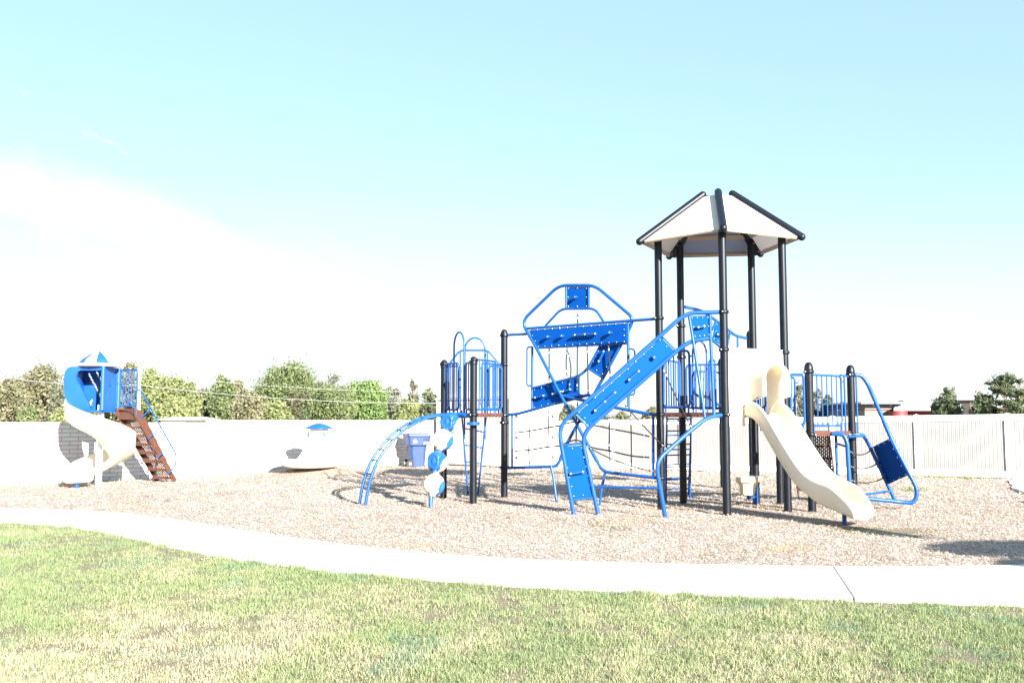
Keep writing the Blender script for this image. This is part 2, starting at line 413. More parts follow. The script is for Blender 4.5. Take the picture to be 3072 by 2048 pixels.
m = MB(); ys = np.linspace(11.6, 26.2, 40); ex = side_edge_x(ys)+.06*np.sin(ys*2.3)+.04*np.sin(ys*5.1)
m.add([(x, y, .05) for x, y in zip(ex, ys)]+[(24, y, .05) for y in ys]+[(x, y, -.08) for x, y in zip(ex, ys)],
      [(i, 40+i, 41+i, i+1) for i in range(39)]+[(i+1, 80+i+1, 80+i, i) for i in range(39)])
tag(m.build('path', 'concrete'), kind='structure')

# ---- mulch chips (uncountable)
def chips(n):
    y = 9.9+rng.random(n*2)**1.55*22; x = (rng.random(n*2)-.5)*2*(y*.565+.4)
    ok = (y > far_y(x)+.02) & (x < side_edge_x(y)+.1) & (x > -15)
    x, y = x[ok][:n], y[ok][:n]; n = len(x)
    sc_ = (.75+.5*(y-11)/14)
    Ln = rng.uniform(.02, .055, n)*sc_; W = rng.uniform(.005, .010, n)*sc_
    a = rng.uniform(0, 6.283, n); tl = rng.normal(0, .30, n); rl = rng.normal(0, .45, n)
    d = np.stack([np.cos(a)*np.cos(tl), np.sin(a)*np.cos(tl), np.sin(tl)], 1)
    s = np.stack([-np.sin(a)*np.cos(rl), np.cos(a)*np.cos(rl), np.sin(rl)], 1)
    c = np.stack([x, y, mulch_z(x, y)+np.abs(d[:, 2])*Ln*.5+rng.uniform(.002, .016, n)], 1)
    Dh = d*Ln[:, None]*.5; Sh = s*W[:, None]*.5
    vs = np.stack([c-Dh-Sh, c+Dh-Sh*.6, c+Dh+Sh*.7, c-Dh+Sh], 1).reshape(-1, 3)
    base = np.array([[.46, .385, .33], [.52, .455, .40], [.36, .29, .245], [.58, .53, .48], [.22, .18, .16], [.50, .40, .30]])
    cc = base[rng.integers(0, 6, n)]*rng.uniform(.75, 1.2, (n, 1))
    near_m = np.hypot((x-MOUND.x)/1.3, (y-26.7)/1.0) < 1+.3*rng.normal(size=n); cc = np.where(near_m[:, None], cc*np.array([[.95, .70, .50]]), cc)
    cc = cc*(1.0+.14*vnoise(x*.7, y*.9, 55))[:, None]; cc[:, 0] *= 1.0; cc[:, 1] *= .965; cc[:, 2] *= .90
    fresh = vnoise(x*1.3+4, y*2.2, 51) > .75; cc = np.where(fresh[:, None], cc*np.array([[1.05, .90, .68]]), cc)
    o = npmesh('mulch_chips', vs, np.arange(n*4).reshape(-1, 4), M['chip'], np.repeat(cc, 4, 0))
    tag(o, 'loose wood chips of the playground mulch', kind='stuff')
chips(210000)

# ---- lawn blades (uncountable)
def blades(name, x, y, h, wd, cc, lean=.45, z0=0):
    n = len(x); a = rng.uniform(0, 6.283, n); ln = np.abs(rng.normal(0, lean, n))+.1
    d = np.stack([np.cos(a), np.sin(a), np.zeros(n)], 1); s = np.stack([-np.sin(a), np.cos(a), np.zeros(n)], 1)
    tw = rng.uniform(0, 6.283, n); s = np.stack([np.cos(tw), np.sin(tw), np.zeros(n)], 1)
    up = np.array([[0, 0, 1.]]); b = np.stack([x, y, np.full(n, z0)], 1)
    h = h[:, None]; ln = ln[:, None]; wd = wd[:, None]
    p1 = b+up*h*.55*np.cos(ln*.6)+d*h*.5*np.sin(ln*.6)
    p2 = p1+up*h*.45*np.cos(ln*1.7)+d*h*.5*np.sin(ln*1.7)
    vs = np.stack([b-s*wd*.5, b+s*wd*.5, p1-s*wd*.4, p1+s*wd*.4, p2-s*wd*.06, p2+s*wd*.06], 1).reshape(-1, 3)
    k = np.arange(n)[:, None]*6
    fs = np.concatenate([k+np.array([[0, 1, 3, 2]]), k+np.array([[2, 3, 5, 4]])], 1).reshape(-1, 4)
    return npmesh(name, vs, fs, M['grass'], np.repeat(cc, 6, 0))
def lawn(n):
    y = 5.2+rng.random(n*5)**1.25*12; x = (rng.random(n*5)-.5)*2*(y*.56+.3)
    keep = (y < near_y(x)+.0+.045*vnoise(x*9, y*9, 11)+.03*vnoise(x*25, y*3, 12)) & (x > -11.5)
    x, y = x[keep], y[keep]
    # tufts: pull blades towards tuft centres, thin out bare patches
    patch = vnoise(x*1.5, y*1.5, 21)*.6+vnoise(x*4, y*4, 22)*.4
    keep = rng.random(len(x)) < np.clip(.74+.6*patch+.5*vnoise(x*12, y*12, 24), .05, 1); x, y, patch = x[keep][:n], y[keep][:n], patch[keep][:n]
    n = len(x); fine = vnoise(x*11, y*11, 23)
    h = (.030+.011*patch+.013*fine+rng.normal(0, .009, n)).clip(.010, .09)*(1+.1*(y-6)/6)
    edge_d = near_y(x)-y; h *= (1+.45*np.exp(-edge_d/.2))*(1+.35*vnoise(x*13, y*13, 27)+.25*vnoise(x*5, y*5, 28)).clip(.35, 1.8)
    wd = rng.uniform(.0022, .0044, n)*(.8+.2*y/6)
    green = np.array([.235, .295, .135]); dark = np.array([.115, .155, .07]); straw = np.array([.48, .415, .30]); yel = np.array([.365, .375, .20]); blue = np.array([.15, .24, .165])
    t = .6*vnoise(x*.8+3, y*.8, 31)+.45*vnoise(x*3, y*3, 32)+rng.normal(0, .42, n)-.12+.022*x-.45*np.exp(-edge_d/.55)+.28*np.exp(-((y-6.3)/1.2)**2)
    c = np.where((t > .55)[:, None], straw, np.where((t > .05)[:, None], yel, green))
    q = rng.random(n); c = np.where((q < .13)[:, None], dark, c)
    bl = (vnoise(x*2.4+9, y*2.4+5, 41) > .72) & (rng.random(n) < .35); c = np.where(bl[:, None], blue, c)
    c = c*rng.uniform(.82, 1.16, (n, 1))
    tag(blades('lawn_grass', x, y, h, wd, c, .95), 'patchy green and straw coloured lawn grass', kind='stuff')
lawn(430000)
# ---- weeds along the wall foot and fence foot
def weeds():
    X, Y, Hh = [], [], []
    spots = [(KU.g(1250, 845), 1.0, .16, 700), (KU.g(1640, 828), .7, .2, 600), (KU.g(1530, 850), .5, .14, 260), (KR.g(930, 1198), 1.0, .3, 700), (KR.g(1500, 1206), 1.2, .12, 350), (KR.g(1740, 1206), .4, .1, 140), (KR.g(730, 1325), .3, .25, 110), (KR.g(1270, 1222), .2, .1, 60)]
    for p, sx, sy, n in spots:
        X.append(rng.normal(p.x, sx*.5, n)); Y.append(rng.normal(p.y, sy, n)); Hh.append(rng.uniform(.04, .13, n))
    x, y, h = map(np.concatenate, (X, Y, Hh)); n = len(x)
    c = np.array([[.12, .19, .04]])*rng.uniform(.6, 1.4, (n, 1))
    tag(blades('weeds', x, y, h, rng.uniform(.008, .016, n), c, .6, .0), 'short weeds growing through the mulch along the wall and fence foot', kind='stuff')
weeds()

# ================================================================== PLAY STRUCTURE
PS = thing('play_structure', V((2.6, 17.3, 0)), 'large blue and black play structure with a pentagonal cream roof and ivory slide', 'play structure')
C5 = V((3.8, 17.2, 0)); RP = 1.15
def pent(k, r=RP, z=0):
    a = -math.pi/2+R_(-9)-R_(72)*k; return V((C5.x+r*math.cos(a), C5.y+r*math.sin(a), z))
A, B, C, D, E_ = [pent(k) for k in range(5)]
L1, L2, L3 = V((-1.40, 19.45, 0)), V((-.75, 18.40, 0)), V((-.16, 19.45, 0))
R1, R2, R3 = V((5.23, 16.62, 0)), V((6.28, 17.5, 0)), V((5.07, 18.0, 0))
B1, B2 = V((4.95, 22.3, 0)), V((5.36, 21.2, 0))
PR = .0695
def zat(px, py, P): return at(px, py, P.y).z
def post(P, top, collars=(), cap=True):
    m = MB(); m.tube([V((P.x, P.y, -.1)), V((P.x, P.y, top-(.05 if cap else 0)))], PR, 20)
    if cap:
        pr = [(PR+.006, -.10), (PR+.008, -.09), (PR+.008, -.03), (PR*.98, .0), (PR*.82, .034), (PR*.5, .058), (.001, .067)]
        m.lathe((P.x, P.y, top-.067), pr, 20)
    for z in collars:
        m.lathe((P.x, P.y, z), [(PR, -.032), (PR+.018, -.026), (PR+.022, 0), (PR+.018, .026), (PR, .032)], 20)
        a = random.uniform(-2.6, -.6); c = V((P.x+(PR+.03)*math.cos(a), P.y+(PR+.03)*math.sin(a), z))
        m.ball(c, .016, 8, 1); m.tube([c-V((math.cos(a), math.sin(a), 0))*.03, c], .022, 8, 0)
    return m.build('support_post', ['black', 'steel'], PS)
zc = lambda Kx, x, y, P: Kx(x, y, P.y).z
post(A, 5.02, [zc(K5, 620, 80, A), zc(K5, 610, 333, A), zc(K5, 630, 768, A)], False)
post(B, 5.02, [zc(K5, 190, 122, B), zc(K5, 190, 768, B), zc(K5, 190, 1195, B)], False)
post(C, 5.02, [zc(K5, 347, 175, C), zc(K5, 345, 383, C), 1.7], False)
post(D, 5.02, [1.7, 2.75], False)
post(E_, 5.02, [zc(K6, 400, 150, E_), zc(K6, 430, 640, E_)], False)
post(L1, zc(K2, 628, 400, L1), [zc(K2, 628, 430, L1)])
post(L2, zc(K2, 838, 378, L2), [zc(K2, 838, 402, L2), zc(K2, 838, 770, L2)])
post(L3, zc(K2, 1050, 196, L3), [zc(K2, 1050, 236, L3), zc(K2, 1048, 433, L3), zc(K2, 1045, 772, L3), zc(K2, 1043, 822, L3), zc(K2, 1040, 1123, L3)])
post(R1, zc(K6, 585, 224, R1), [zc(K6, 590, 300, R1), zc(K6, 600, 792, R1)])
post(R2, zc(K6, 902, 246, R2), [zc(K6, 902, 325, R2), zc(K6, 912, 790, R2)])
post(R3, 2.62, [1.36, 2.42])
post(B1, zc(KA, 915, 780, B1), [2.9, 1.75])
post(B2, zc(KA, 1285, 408, B2), [zc(KA, 1285, 508, B2), 1.75])

# ---- decks
def deck(pts, z, inset=.0):
    c = sum(pts, V((0, 0, 0)))/len(pts); P = [V((p.x, p.y, z))+(c-p).normalized()*inset for p in pts]
    for p in P: p.z = z
    m = MB(); m.slab([p-V((0, 0, .03)) for p in P], V((0, 0, .03)), 0)
    n = len(P)
    for i in range(n):     # skirt along each side, with slots punched in
        a, b = P[i], P[(i+1) % n]; d = (b-a).normalized(); nn = V((d.y, -d.x, 0))
        if nn.dot(a-c) < 0: nn = -nn
        m.box((a+b)/2+nn*.004+V((0, 0, -.042)), d*((b-a).length/2-.06), nn*.006, V((0, 0, .04)))
        for t in (.28, .5, .72):
            m.box(a.lerp(b, t)+nn*.0125+V((0, 0, -.045)), d*.02, nn*.002, V((0, 0, .006)), 1)
            m.ball(a.lerp(b, t+.1)+nn*.012+V((0, 0, -.05)), .013, 8, 0)
    return m.build('deck', ['brown', 'rubber'], PS)
deck([A, B, C, D, E_], 1.735)
deck([L1, L2, L3], 1.735)
deck([R1, R2, R3], 1.40)
B3 = V((4.1, 21.4, 0)); deck([B1, B2, B3], 1.74)

# ---- barriers
def guard(P, Q, z0, z1, nb=6, r=.019, rb=.0115, a=.09, b=.09, name='guard_rail', legs=True):
    P, Q = V((P.x, P.y, 0)), V((Q.x, Q.y, 0)); d = (Q-P).normalized(); P = P+d*a; Q = Q-d*b
    z = lambda p, h: V((p.x, p.y, h)); m = MB(); mid = (P+Q)/2
    loop = [z(mid, z1), z(Q, z1), z(Q, z0), z(P, z0), z(P, z1), z(mid, z1)]
    m.tube(loop, r, 8, 0, .09)
    for i in range(nb):
        p = P.lerp(Q, (i+1)/(nb+1)); m.tube([z(p, z0), z(p, z1)], rb, 8)
    if legs:
        for p in (P, Q): m.tube([z(p+d*(.03 if p is P else -.03), z0), z(p+d*(.03 if p is P else -.03), z0-.12)], r*.8, 8)
    for p, s_ in ((P, -1), (Q, 1)):
        for h in (z0+.1, z1-.1): m.tube([z(p, h), z(p+d*s_*.06, h)], .012, 6)
    return m.build(name, 'blue', PS)
guard(A.lerp(B, .46), B, 1.83, 2.82, 4, .021)
guard(B, C, 1.83, 2.70, 7)
guard(C, D, 1.83, 2.66, 7, b=.55)
guard(D, E_, 1.83, 2.66, 3, a=.1, b=.85)
guard(E_, R1, 1.52, 2.40, 0, .026); guard(D, R3, 1.52, 2.40, 1)
guard(L1, L2, 1.80, 2.74, 5, b=.62); guard(L1, L2, 1.80, 2.72, 1, a=.93)
guard(L2, L3, 1.80, 2.78, 5, .02, b=.34); guard(L2, L3, 1.82, 2.72, 4, .018, a=.30, b=.1)
guard(L1, L3, 1.80, 2.70, 1, b=.93); guard(L1, L3, 1.80, 2.70, 1, a=.93)
guard(R1, R2, 1.50, 2.40, 5, .019, b=.33)
m = MB(); d12 = (R2-R1).normalized()
for t, z0, z1 in ((.80, 1.38, 2.43),):
    p = R1.lerp(R2, t+.04); m.tube([V((p.x, p.y, z0)), V((p.x, p.y, z1))], .017, 8)
p, q = R1.lerp(R2, .74), R2; m.tube([V((p.x, p.y, 2.42)), V((q.x, q.y, 2.40))], .017, 8); m.tube([V((p.x, p.y, 1.92)), V((R1.lerp(R2, .84).x, R1.lerp(R2, .84).y, 1.92))], .014, 8)
m.build('handrail', 'blue', PS)
guard(R3, R2, 1.50, 2.40, 2, a=.1, b=1.0)
guard(B1, B2, 1.85, 2.7, 5); guard(B3, B1, 1.85, 2.7, 5)
# raised top rail on the back of the left deck
m = MB(); z3 = lambda p, z: V((p.x, p.y, z)); bk = lambda t, z: z3(L1.lerp(L3, t), z)
m.tube([bk(.07, 2.72), bk(.26, 3.03), bk(.73, 3.03), bk(.95, 2.70)], .02, 8, 0, .1)
m.tube([bk(.27, 3.02), bk(.27, 1.7)], .017, 8); m.tube([bk(.72, 3.02), bk(.72, 1.7)], .017, 8)
m.build('top_rail', 'blue', PS)
def hoop(P, Q, z0, z1, r=.019, name='entry_hoop'):
    m = MB(); w = (Q-P).length; pts = [z3(P, z0), z3(P, z1-w*.62)]
    for k in range(1, 12):
        a = math.pi*k/12; c = (P+Q)/2; e = (Q-P)/2
        pts.append(z3(c-e*math.cos(a), z1-w*.62+w*.62*math.sin(a)))
    pts += [z3(Q, z1-w*.62), z3(Q, z0)]
    m.tube(pts, r, 8); return m.build(name, 'blue', PS)
hp = lambda x, Y: V((KF(x, 500, Y).x, Y, 0))
hoop(hp(325, 19.15), hp(483, 18.75), 1.70, 3.36); hoop(hp(493, 19.6), hp(812, 19.6), 1.2, 3.30)

# ---- ladder behind the left deck
m = MB(); tl, tr = K2(750, 740, 19.7), K2(915, 775, 19.7); fl, fr = K2.g(793, 1300), K2.g(857, 1322)
fl = V((fl.x, 20.1, -.05)); fr = V((fr.x, 20.1, -.05))
fl.x = K2(793, 1300, 20.1).x; fr.x = K2(857, 1300, 20.1).x
m.tube([tl, fl], .018, 8); m.tube([tr, fr], .018, 8)
for t in (.2, .39, .58, .77, .93): m.tube([tl.lerp(fl, t), tr.lerp(fr, t)], .014, 8)
m.build('ladder', 'blue', PS)
# ladders behind the tower
def ladder(P, Q, z1, lean, ts):
    m = MB(); a, b = z3(P, z1), z3(Q, z1); a2, b2 = z3(P+lean, -.05), z3(Q+lean, -.05)
    m.tube([a, a2], .019, 8); m.tube([b, b2], .019, 8)
    for t in ts: m.tube([a.lerp(a2, t), b.lerp(b2, t)], .014, 8)
    return m.build('ladder', 'blue', PS)
ladder(V((K5(226, 800, 18.6).x, 18.6, 0)), V((K5(388, 800, 18.9).x, 18.9, 0)), 1.72, V((.0, .25, 0)), (.06, .19, .34, .46, .59, .72, .84))
ladder(V((K5(228, 800, 19.6).x, 19.6, 0)), V((K5(392, 800, 19.9).x, 19.9, 0)), 1.72, V((.0, .5, 0)), (.08, .25, .42, .6, .78))

# ---- arch climber left
ad, aw = V((-.85, -.53, 0)), V((.53, -.85, 0)); am = (L1+L2)/2+V((-.02, -.03, 0))
prof = crom([V((0, 0, 1.71)), V((.45, 0, 1.69)), V((.86, 0, 1.59)), V((1.24, 0, 1.40)), V((1.53, 0, 1.13)), V((1.76, 0, .84)), V((1.92, 0, .45)), V((2.02, 0, -.05))], 6)
m = MB(); rail = lambda s: [am+ad*p.x+aw*(.14*s)+V((0, 0, p.z)) for p in prof]
ra, rb_ = rail(1), rail(-1)
m.tube(ra, .03, 10); m.tube(rb_, .03, 10)
for i in (6, 10, 14, 18, 22, 26, 30, 34):
    m.tube([ra[i], rb_[i]], .015, 8)
m.build('arch_climber', 'blue', PS)
m = MB(); m.tube([z3(L1+V((-.04, -.07, 0)), 1.68), z3(L2+V((-.05, 0, 0)), 1.68)], .042, 12)
m.tube([z3(L2+V((0, -.12, 0)), 1.50), z3(L2+V((0, -.12, 0)), 1.56)], .13, 16); m.build('cross_tube', 'blue', PS)
# ---- pod climber: four pods threaded on a curved pole
pf = KD.g(565, 1485); pc = [KD(620, 1130, 17.55), KD(660, 782, 17.8), KD(748, 452, 18.05), KD(862, 190, 18.3)]
pole = [V((pf.x, pf.y, -.1)), KD(572, 1300, 17.45)]+pc+[KD(940, 72, 18.5), KD(1090, 70, 18.42)]
PC = MB(); PC.tube(crom(pole, 6), .040, 12); pco = PC.build('pod_climber', 'blue', PS)
for i, c in enumerate(pc):
    t = (pole[i+3]-pole[i+1]).normalized(); m = MB(); blue_ = i in (1, 3); r = .195
    hx = [V((-.45, -.85, .15)), V((.75, -.62, -.05)), V((-.85, .35, -.2)), V((.6, .7, .3))]
    hx = [h.normalized() for h in hx]
    tri = lambda d: min(1, max(0, (d-.80)/.07))
    def fn(d, hx=hx, i=i):
        k = max(h.dot(d) for h in hx); s_ = tri(k)
        seam = .03*math.exp(-((d.dot(V((.75, -.35, .1)).normalized()))/.06)**2)
        return 1.0-.30*s_*s_*(3-2*s_)+seam+.05*math.sin(3*math.atan2(d.y, d.x)+i)*(1-abs(d.z))
    n = 52; vs = []; fs = []; mi = []
    sp = V((.75, -.35, .1)).normalized()
    m2 = MB(); m2.ball(c, r, n, 0, 1.05, fn)
    for f_i, f in enumerate(m2.f):
        ctr = sum((m2.v[q] for q in f), V((0, 0, 0)))/len(f)-c
        back = (ctr.normalized().dot(V((.6, .55, -.55)).normalized()) > .25)
        m2.m[f_i] = (1 if back else 0)
    m2.tube([c+t*.16, c+t*.24], .055, 12, 0); m2.tube([c-t*.24, c-t*.16], .055, 12, 0)
    m2.build('climbing_pod', ['blue_plastic', 'cream'] if blue_ else ['cream', 'blue_plastic'], pco, label='blue climbing pod' if blue_ else 'cream climbing pod')

# ---- rope-and-panel climbing frame between the left deck and the tower
NP = vplane(L3, B); DP = vplane(A, (1.06, 16.2)); AF = vplane(A, (2.56, 15.6))
def n_(Kx, x, y, off=0): return Kx.pl(x, y, NP, off)
def bolts_on(m, quad, n, r=.0125, mi=1, inset=.045, cnt=(9, 2)):
    a, b, c, d = quad
    def edge_(p, q, k):
        for i in range(k+1): yield p.lerp(q, i/k)
    cen = (a+b+c+d)/4; ins = [p+(cen-p).normalized()*inset for p in (a, b, c, d)]
    for i in range(4):
        k = cnt[i % 2]
        for p in list(edge_(ins[i], ins[(i+1) % 4], k))[:-1]: m.ball(p+n*.008, r, 8, mi, .8)
def panel(quad, parent, cnt=(9, 2), th=.018, holds=(), name='climbing_panel', slots=True):
    a, b, c, d = quad; n = (b-a).cross(d-a).normalized()
    if n.y > 0: n = -n
    m = MB(); m.slab([p-n*th for p in (a, b, c, d)], n*th, 0); bolts_on(m, quad, n, cnt=cnt)
    o = m.build(name, ['blue_panel', 'steel'], parent)
    for h in holds:
        hm = MB()
        if h[0] == 'n':       # hexagonal nut hold on a stub
            p = h[1]; hm.tube([p-n*.005, p+n*.075], .024, 10, 0); hm.lathe(p+n*.055, [(.0, 0), (.040, 0), (.042, .02), (.036, .034), (.012, .034), (.012, .026)], 6, 0, n, False)
            hm.ball(p+n*.085, .012, 8, 1)
        else:                 # bar hold carried on bolts
            p, q = h[1], h[2]; e = (q-p).normalized()
            hm.tube([p-e*.02+n*.06, p-e*.008+n*.06, q+e*.008+n*.06, q+e*.02+n*.06], .026, 12, 0)
            for t in ([0, 1] if h[0] == 'b' else [0, .5, 1]):
                w = p.lerp(q, t); hm.tube([w, w+n*.06], .013, 8, 0); hm.lathe(w+n*.08, [(.021, 0), (.021, .008), (.0, .010)], 10, 1, n)
        hm.build('handhold', ['blue', 'steel'], o)
    return o
CF = MB()
b1 = n_(K7, 1690, 992); b2_ = n_(K7, 1690, 328); l_low = n_(K7, 60, 880); l_mid = n_(K7, 50, 328)
loop = [b1, n_(K7, 1075, 922), n_(K3, 575, 1150, .06), n_(K3, 345, 705, .05), n_(K3, 200, 455, .03), n_(K3, 555, 112), n_(K3, 892, 112), n_(K3, 1262, 425), n_(K3, 1190, 575, -.04),
        n_(K3, 890, 1130, -.09), n_(K7, 700, 622, -.09), n_(K7, 600, 862, -.05), n_(K7, 500, 868), l_low]
CF.tube(fil(loop, [0, .16, .12, .1, .22, .2, .2, .16, .1, .3, .3, .14, .05, 0]), .031, 12)
CF.tube(fil([n_(K3, 428, 492), n_(K3, 575, 333), n_(K3, 895, 330), n_(K3, 975, 455)], .14), .024, 10)
CF.tube([n_(K3, 622, 122), n_(K3, 625, 330)], .024, 8); CF.tube([n_(K3, 836, 122), n_(K3, 836, 330)], .024, 8)
CF.tube([n_(K3, 1482, 426), n_(K3, 238, 520, .03)], .028, 10); CF.tube([n_(K3, 340, 700, .03), n_(K3, 1205, 655)], .026, 10)
CF.tube([n_(K3, 1205, 455), n_(K3, 1210, 1285)], .026, 10)
CF.tube([n_(K3, 304, 690), n_(K3, 300, 1285)], .024, 10)
CF.tube(fil([n_(K3, 304, 690), n_(K3, 254, 692), n_(K3, 252, 1056), n_(K3, 300, 1056)], .09), .015, 8)
CF.tube(fil([n_(K3, 1208, 708), n_(K3, 1268, 712), n_(K3, 1268, 1142), n_(K3, 1210, 1142)], .09), .015, 8)
CF.tube([n_(K3, 78, 578), n_(K3, 246, 570)], .026, 10)
CF.tube(fil([l_mid, n_(K3, 160, 1322), n_(K3, 560, 1212, -.02), n_(K3, 840, 1140, -.05)], .2), .031, 12)
CF.tube(fil([b2_, n_(K7, 1590, 324), n_(K3, 1090, 1262), n_(K3, 570, 1146, .04)], .15), .031, 12)
CF.tube([n_(K3, 575, 1142), n_(K3, 872, 1150)], .024, 10)
CF.tube(fil([n_(K3, 304, 1080), n_(K3, 745, 966, -.03), n_(K3, 832, 890, -.06), n_(K3, 965, 640, -.06)], .12), .026, 10)
CF.tube([n_(K3, 745, 970, -.03), n_(K3, 745, 1170, -.03)], .02, 8)
CF.tube([n_(K3, 832, 893, -.06), n_(K3, 962, 978, -.06)], .022, 8)
CF.tube([n_(K7, 126, 335), n_(K7, 126, 872)], .024, 10); CF.tube([n_(K7, 1602, 330), n_(K7, 1602, 975)], .026, 10)
f1 = K7.g(1036, 1278); CF.tube([n_(K7, 1100, 922), n_(K7, 1062, 1100), V((f1.x, f1.y, -.1))], .026, 10)
f2 = n_(K7, 598, 1215); CF.tube([n_(K7, 535, 868), n_(K7, 556, 960), V((f2.x, f2.y-.1, -.1))], .026, 10)
CFo = CF.build('climbing_frame', 'blue', PS)
Q = lambda off, *pts: [n_(K3, x, y, off) for x, y in pts]
panel(Q(.05, (268, 533), (1190, 466), (1190, 645), (345, 692)), CFo, (12, 3), holds=[('n', n_(K3, 468, 597, .05)), ('n', n_(K3, 600, 590, .05)), ('3', n_(K3, 725, 582, .05), n_(K3, 915, 570, .05)), ('n', n_(K3, 1052, 560, .05))])
panel(Q(.0, (632, 128), (828, 128), (828, 322), (632, 322)), CFo, (2, 2), holds=[('n', n_(K3, 727, 226))])
panel(Q(-.02, (310, 1090), (740, 980), (740, 1165), (312, 1268)), CFo, (6, 2), holds=[('b', n_(K3, 350, 1168, -.02), n_(K3, 428, 1150, -.02)), ('b', n_(K3, 515, 1135, -.02), n_(K3, 590, 1110, -.02)), ('b', n_(K3, 610, 1112, -.02), n_(K3, 680, 1092, -.02))])
panel(Q(-.06, (950, 662), (1150, 665), (965, 966), (840, 888)), CFo, (2, 4), holds=[('b', n_(K3, 995, 735, -.06), n_(K3, 948, 828, -.06))])

# ---- tall diagonal climbing wall in front
d_ = lambda Kx, x, y, off=0: Kx.pl(x, y, DP, off)
DW = MB()
ft1, ft2 = d_(K7, 780, 1388), d_(K7, 1038, 1388); ft1.z = ft2.z = -.08
DW.tube(fil([d_(K4, 1005, 1366), d_(K3, 1785, 372), d_(K3, 1690, 425), d_(K3, 548, 1440), ft1], [0, .3, .1, .22, 0]), .036, 14)
DW.tube(fil([d_(KA, 830, 508), d_(KA, 560, 548), d_(KA, 420, 632), d_(K3, 765, 1512), ft2], [0, .3, .1, .24, 0]), .036, 14)
DW.tube([d_(K3, 1530, 592), d_(K3, 1662, 728)], .020, 8); DW.tube([d_(K3, 715, 1328), d_(K3, 838, 1450)], .020, 8)
DW.tube([d_(K7, 640, 645), d_(K7, 855, 625)], .020, 8); DW.tube([d_(K7, 765, 1212), d_(K7, 985, 1190)], .020, 8)
af = lambda Kx, x, y: Kx.pl(x, y, AF)
DW.tube([d_(KA, 525, 215, .02), d_(KA, 578, 530, .03), af(KA, 738, 1575)], .026, 10); DW.tube([d_(KA, 806, 195, .02), d_(KA, 815, 530, .02), af(KA, 862, 1570)], .028, 10)
for k in (.15, .2, .82, .86):
    pass
DWo = DW.build('climbing_wall', 'blue', PS)
panel([d_(K3, 1520, 605, .0), d_(K3, 1650, 738, .0), d_(K3, 838, 1432, .0), d_(K3, 722, 1318, .0)], DWo, (2, 10), holds=[('n', d_(K3, 1448, 790)), ('b', d_(K3, 1302, 922), d_(K3, 1212, 1002)), ('3', d_(K3, 1080, 1122), d_(K3, 893, 1290))])
panel([d_(K7, 642, 662), d_(K7, 858, 645), d_(K7, 980, 1180), d_(K7, 768, 1200)], DWo, (2, 5), holds=[('b', d_(K7, 738, 940), d_(K7, 865, 920))])
panel([d_(KA, 535, 215, .02), d_(KA, 798, 205, .02), d_(KA, 815, 492, .02), d_(KA, 585, 518, .02)], DWo, (3, 2), holds=[('b', d_(KA, 640, 370, .02), d_(KA, 720, 355, .02))])
# leaning side tube and its ground rail
m = MB(); fa = af(K5, 222, 1472); fa.z = -.08
m.tube(fil([af(K5, 628, 768), af(K5, 500, 785), af(K5, 385, 875), af(K5, 148, 1085), fa], [0, .25, .2, .22, 0]), .036, 14)
m.tube([d_(K7, 985, 1078), af(K7, 1655, 1092)], .020, 10)
m.build('leaning_tube', 'blue', PS)

# ---- ropes
def rope(m, pts, r=.011, ends=True):
    m.tube(pts, r, 6, 0)
    if ends:
        for a, b in ((pts[0], pts[1]), (pts[-1], pts[-2])):
            e = (b-a).normalized(); m.tube([a, a+e*.05], .012, 8, 1); m.ball(a+e*.07, .019, 8, 0); m.tube([a+e*.08, a+e*.12], .014, 8, 1)
m = MB(); O = .0
vr = [[(K7, 315, 318), (K7, 310, 495), (K7, 300, 695), (K7, 310, 862)], [(K7, 510, 268), (K7, 506, 460), (K7, 500, 662)], [(K7, 1130, 330), (K7, 1145, 470), (K7, 1140, 700)], [(K7, 1365, 300), (K7, 1372, 512), (K7, 1375, 755), (K7, 1370, 932)],
      [(K3, 732, 368), (K3, 728, 700), (K3, 725, 1100)], [(K3, 463, 695), (K3, 462, 1005)], [(K3, 632, 700), (K3, 622, 850), (K3, 632, 972)], [(K3, 640, 730), (K3, 668, 900), (K3, 648, 1090)], [(K3, 820, 685), (K3, 826, 900), (K3, 830, 1150)], [(K3, 1020, 665), (K3, 1030, 850), (K3, 1040, 1010)],
      [(K7, 812, 190), (K7, 800, 380), (K7, 796, 590), (K7, 790, 700)], [(K7, 705, 215), (K7, 704, 340)],
      [(K7, 150, 515), (K7, 310, 495), (K7, 506, 460), (K7, 620, 440), (K7, 790, 400), (K7, 1000, 438), (K7, 1145, 470), (K7, 1372, 512), (K7, 1560, 552)],
      [(K7, 150, 704), (K7, 300, 695), (K7, 500, 662), (K7, 620, 650), (K7, 796, 590), (K7, 960, 668), (K7, 1140, 702), (K7, 1375, 755), (K7, 1560, 772)]]
for i, line in enumerate(vr):
    pts = [n_(k, x, y, O) for k, x, y in line]; rope(m, crom(pts, 4) if len(pts) > 2 else pts, .0145 if i > 11 else .013)
for x, y in ((310, 495), (506, 460), (300, 695), (500, 662), (1145, 470), (1372, 512), (1140, 702), (1375, 755), (796, 590)): m.ball(n_(K7, x, y, O), .021, 10, 0)
m.build('net', ['rope', 'steel'], PS)
m = MB()
rope(m, sag(d_(K5, 203, 470), af(K5, 392, 858), .02), .0105); rope(m, sag(d_(K7, 1292, 208), af(K7, 1745, 690), .02), .0105); rope(m, sag(d_(K7, 905, 655), af(K7, 1605, 915), .06), .0105)
m.build('rope_rungs', ['rope', 'steel'], PS)

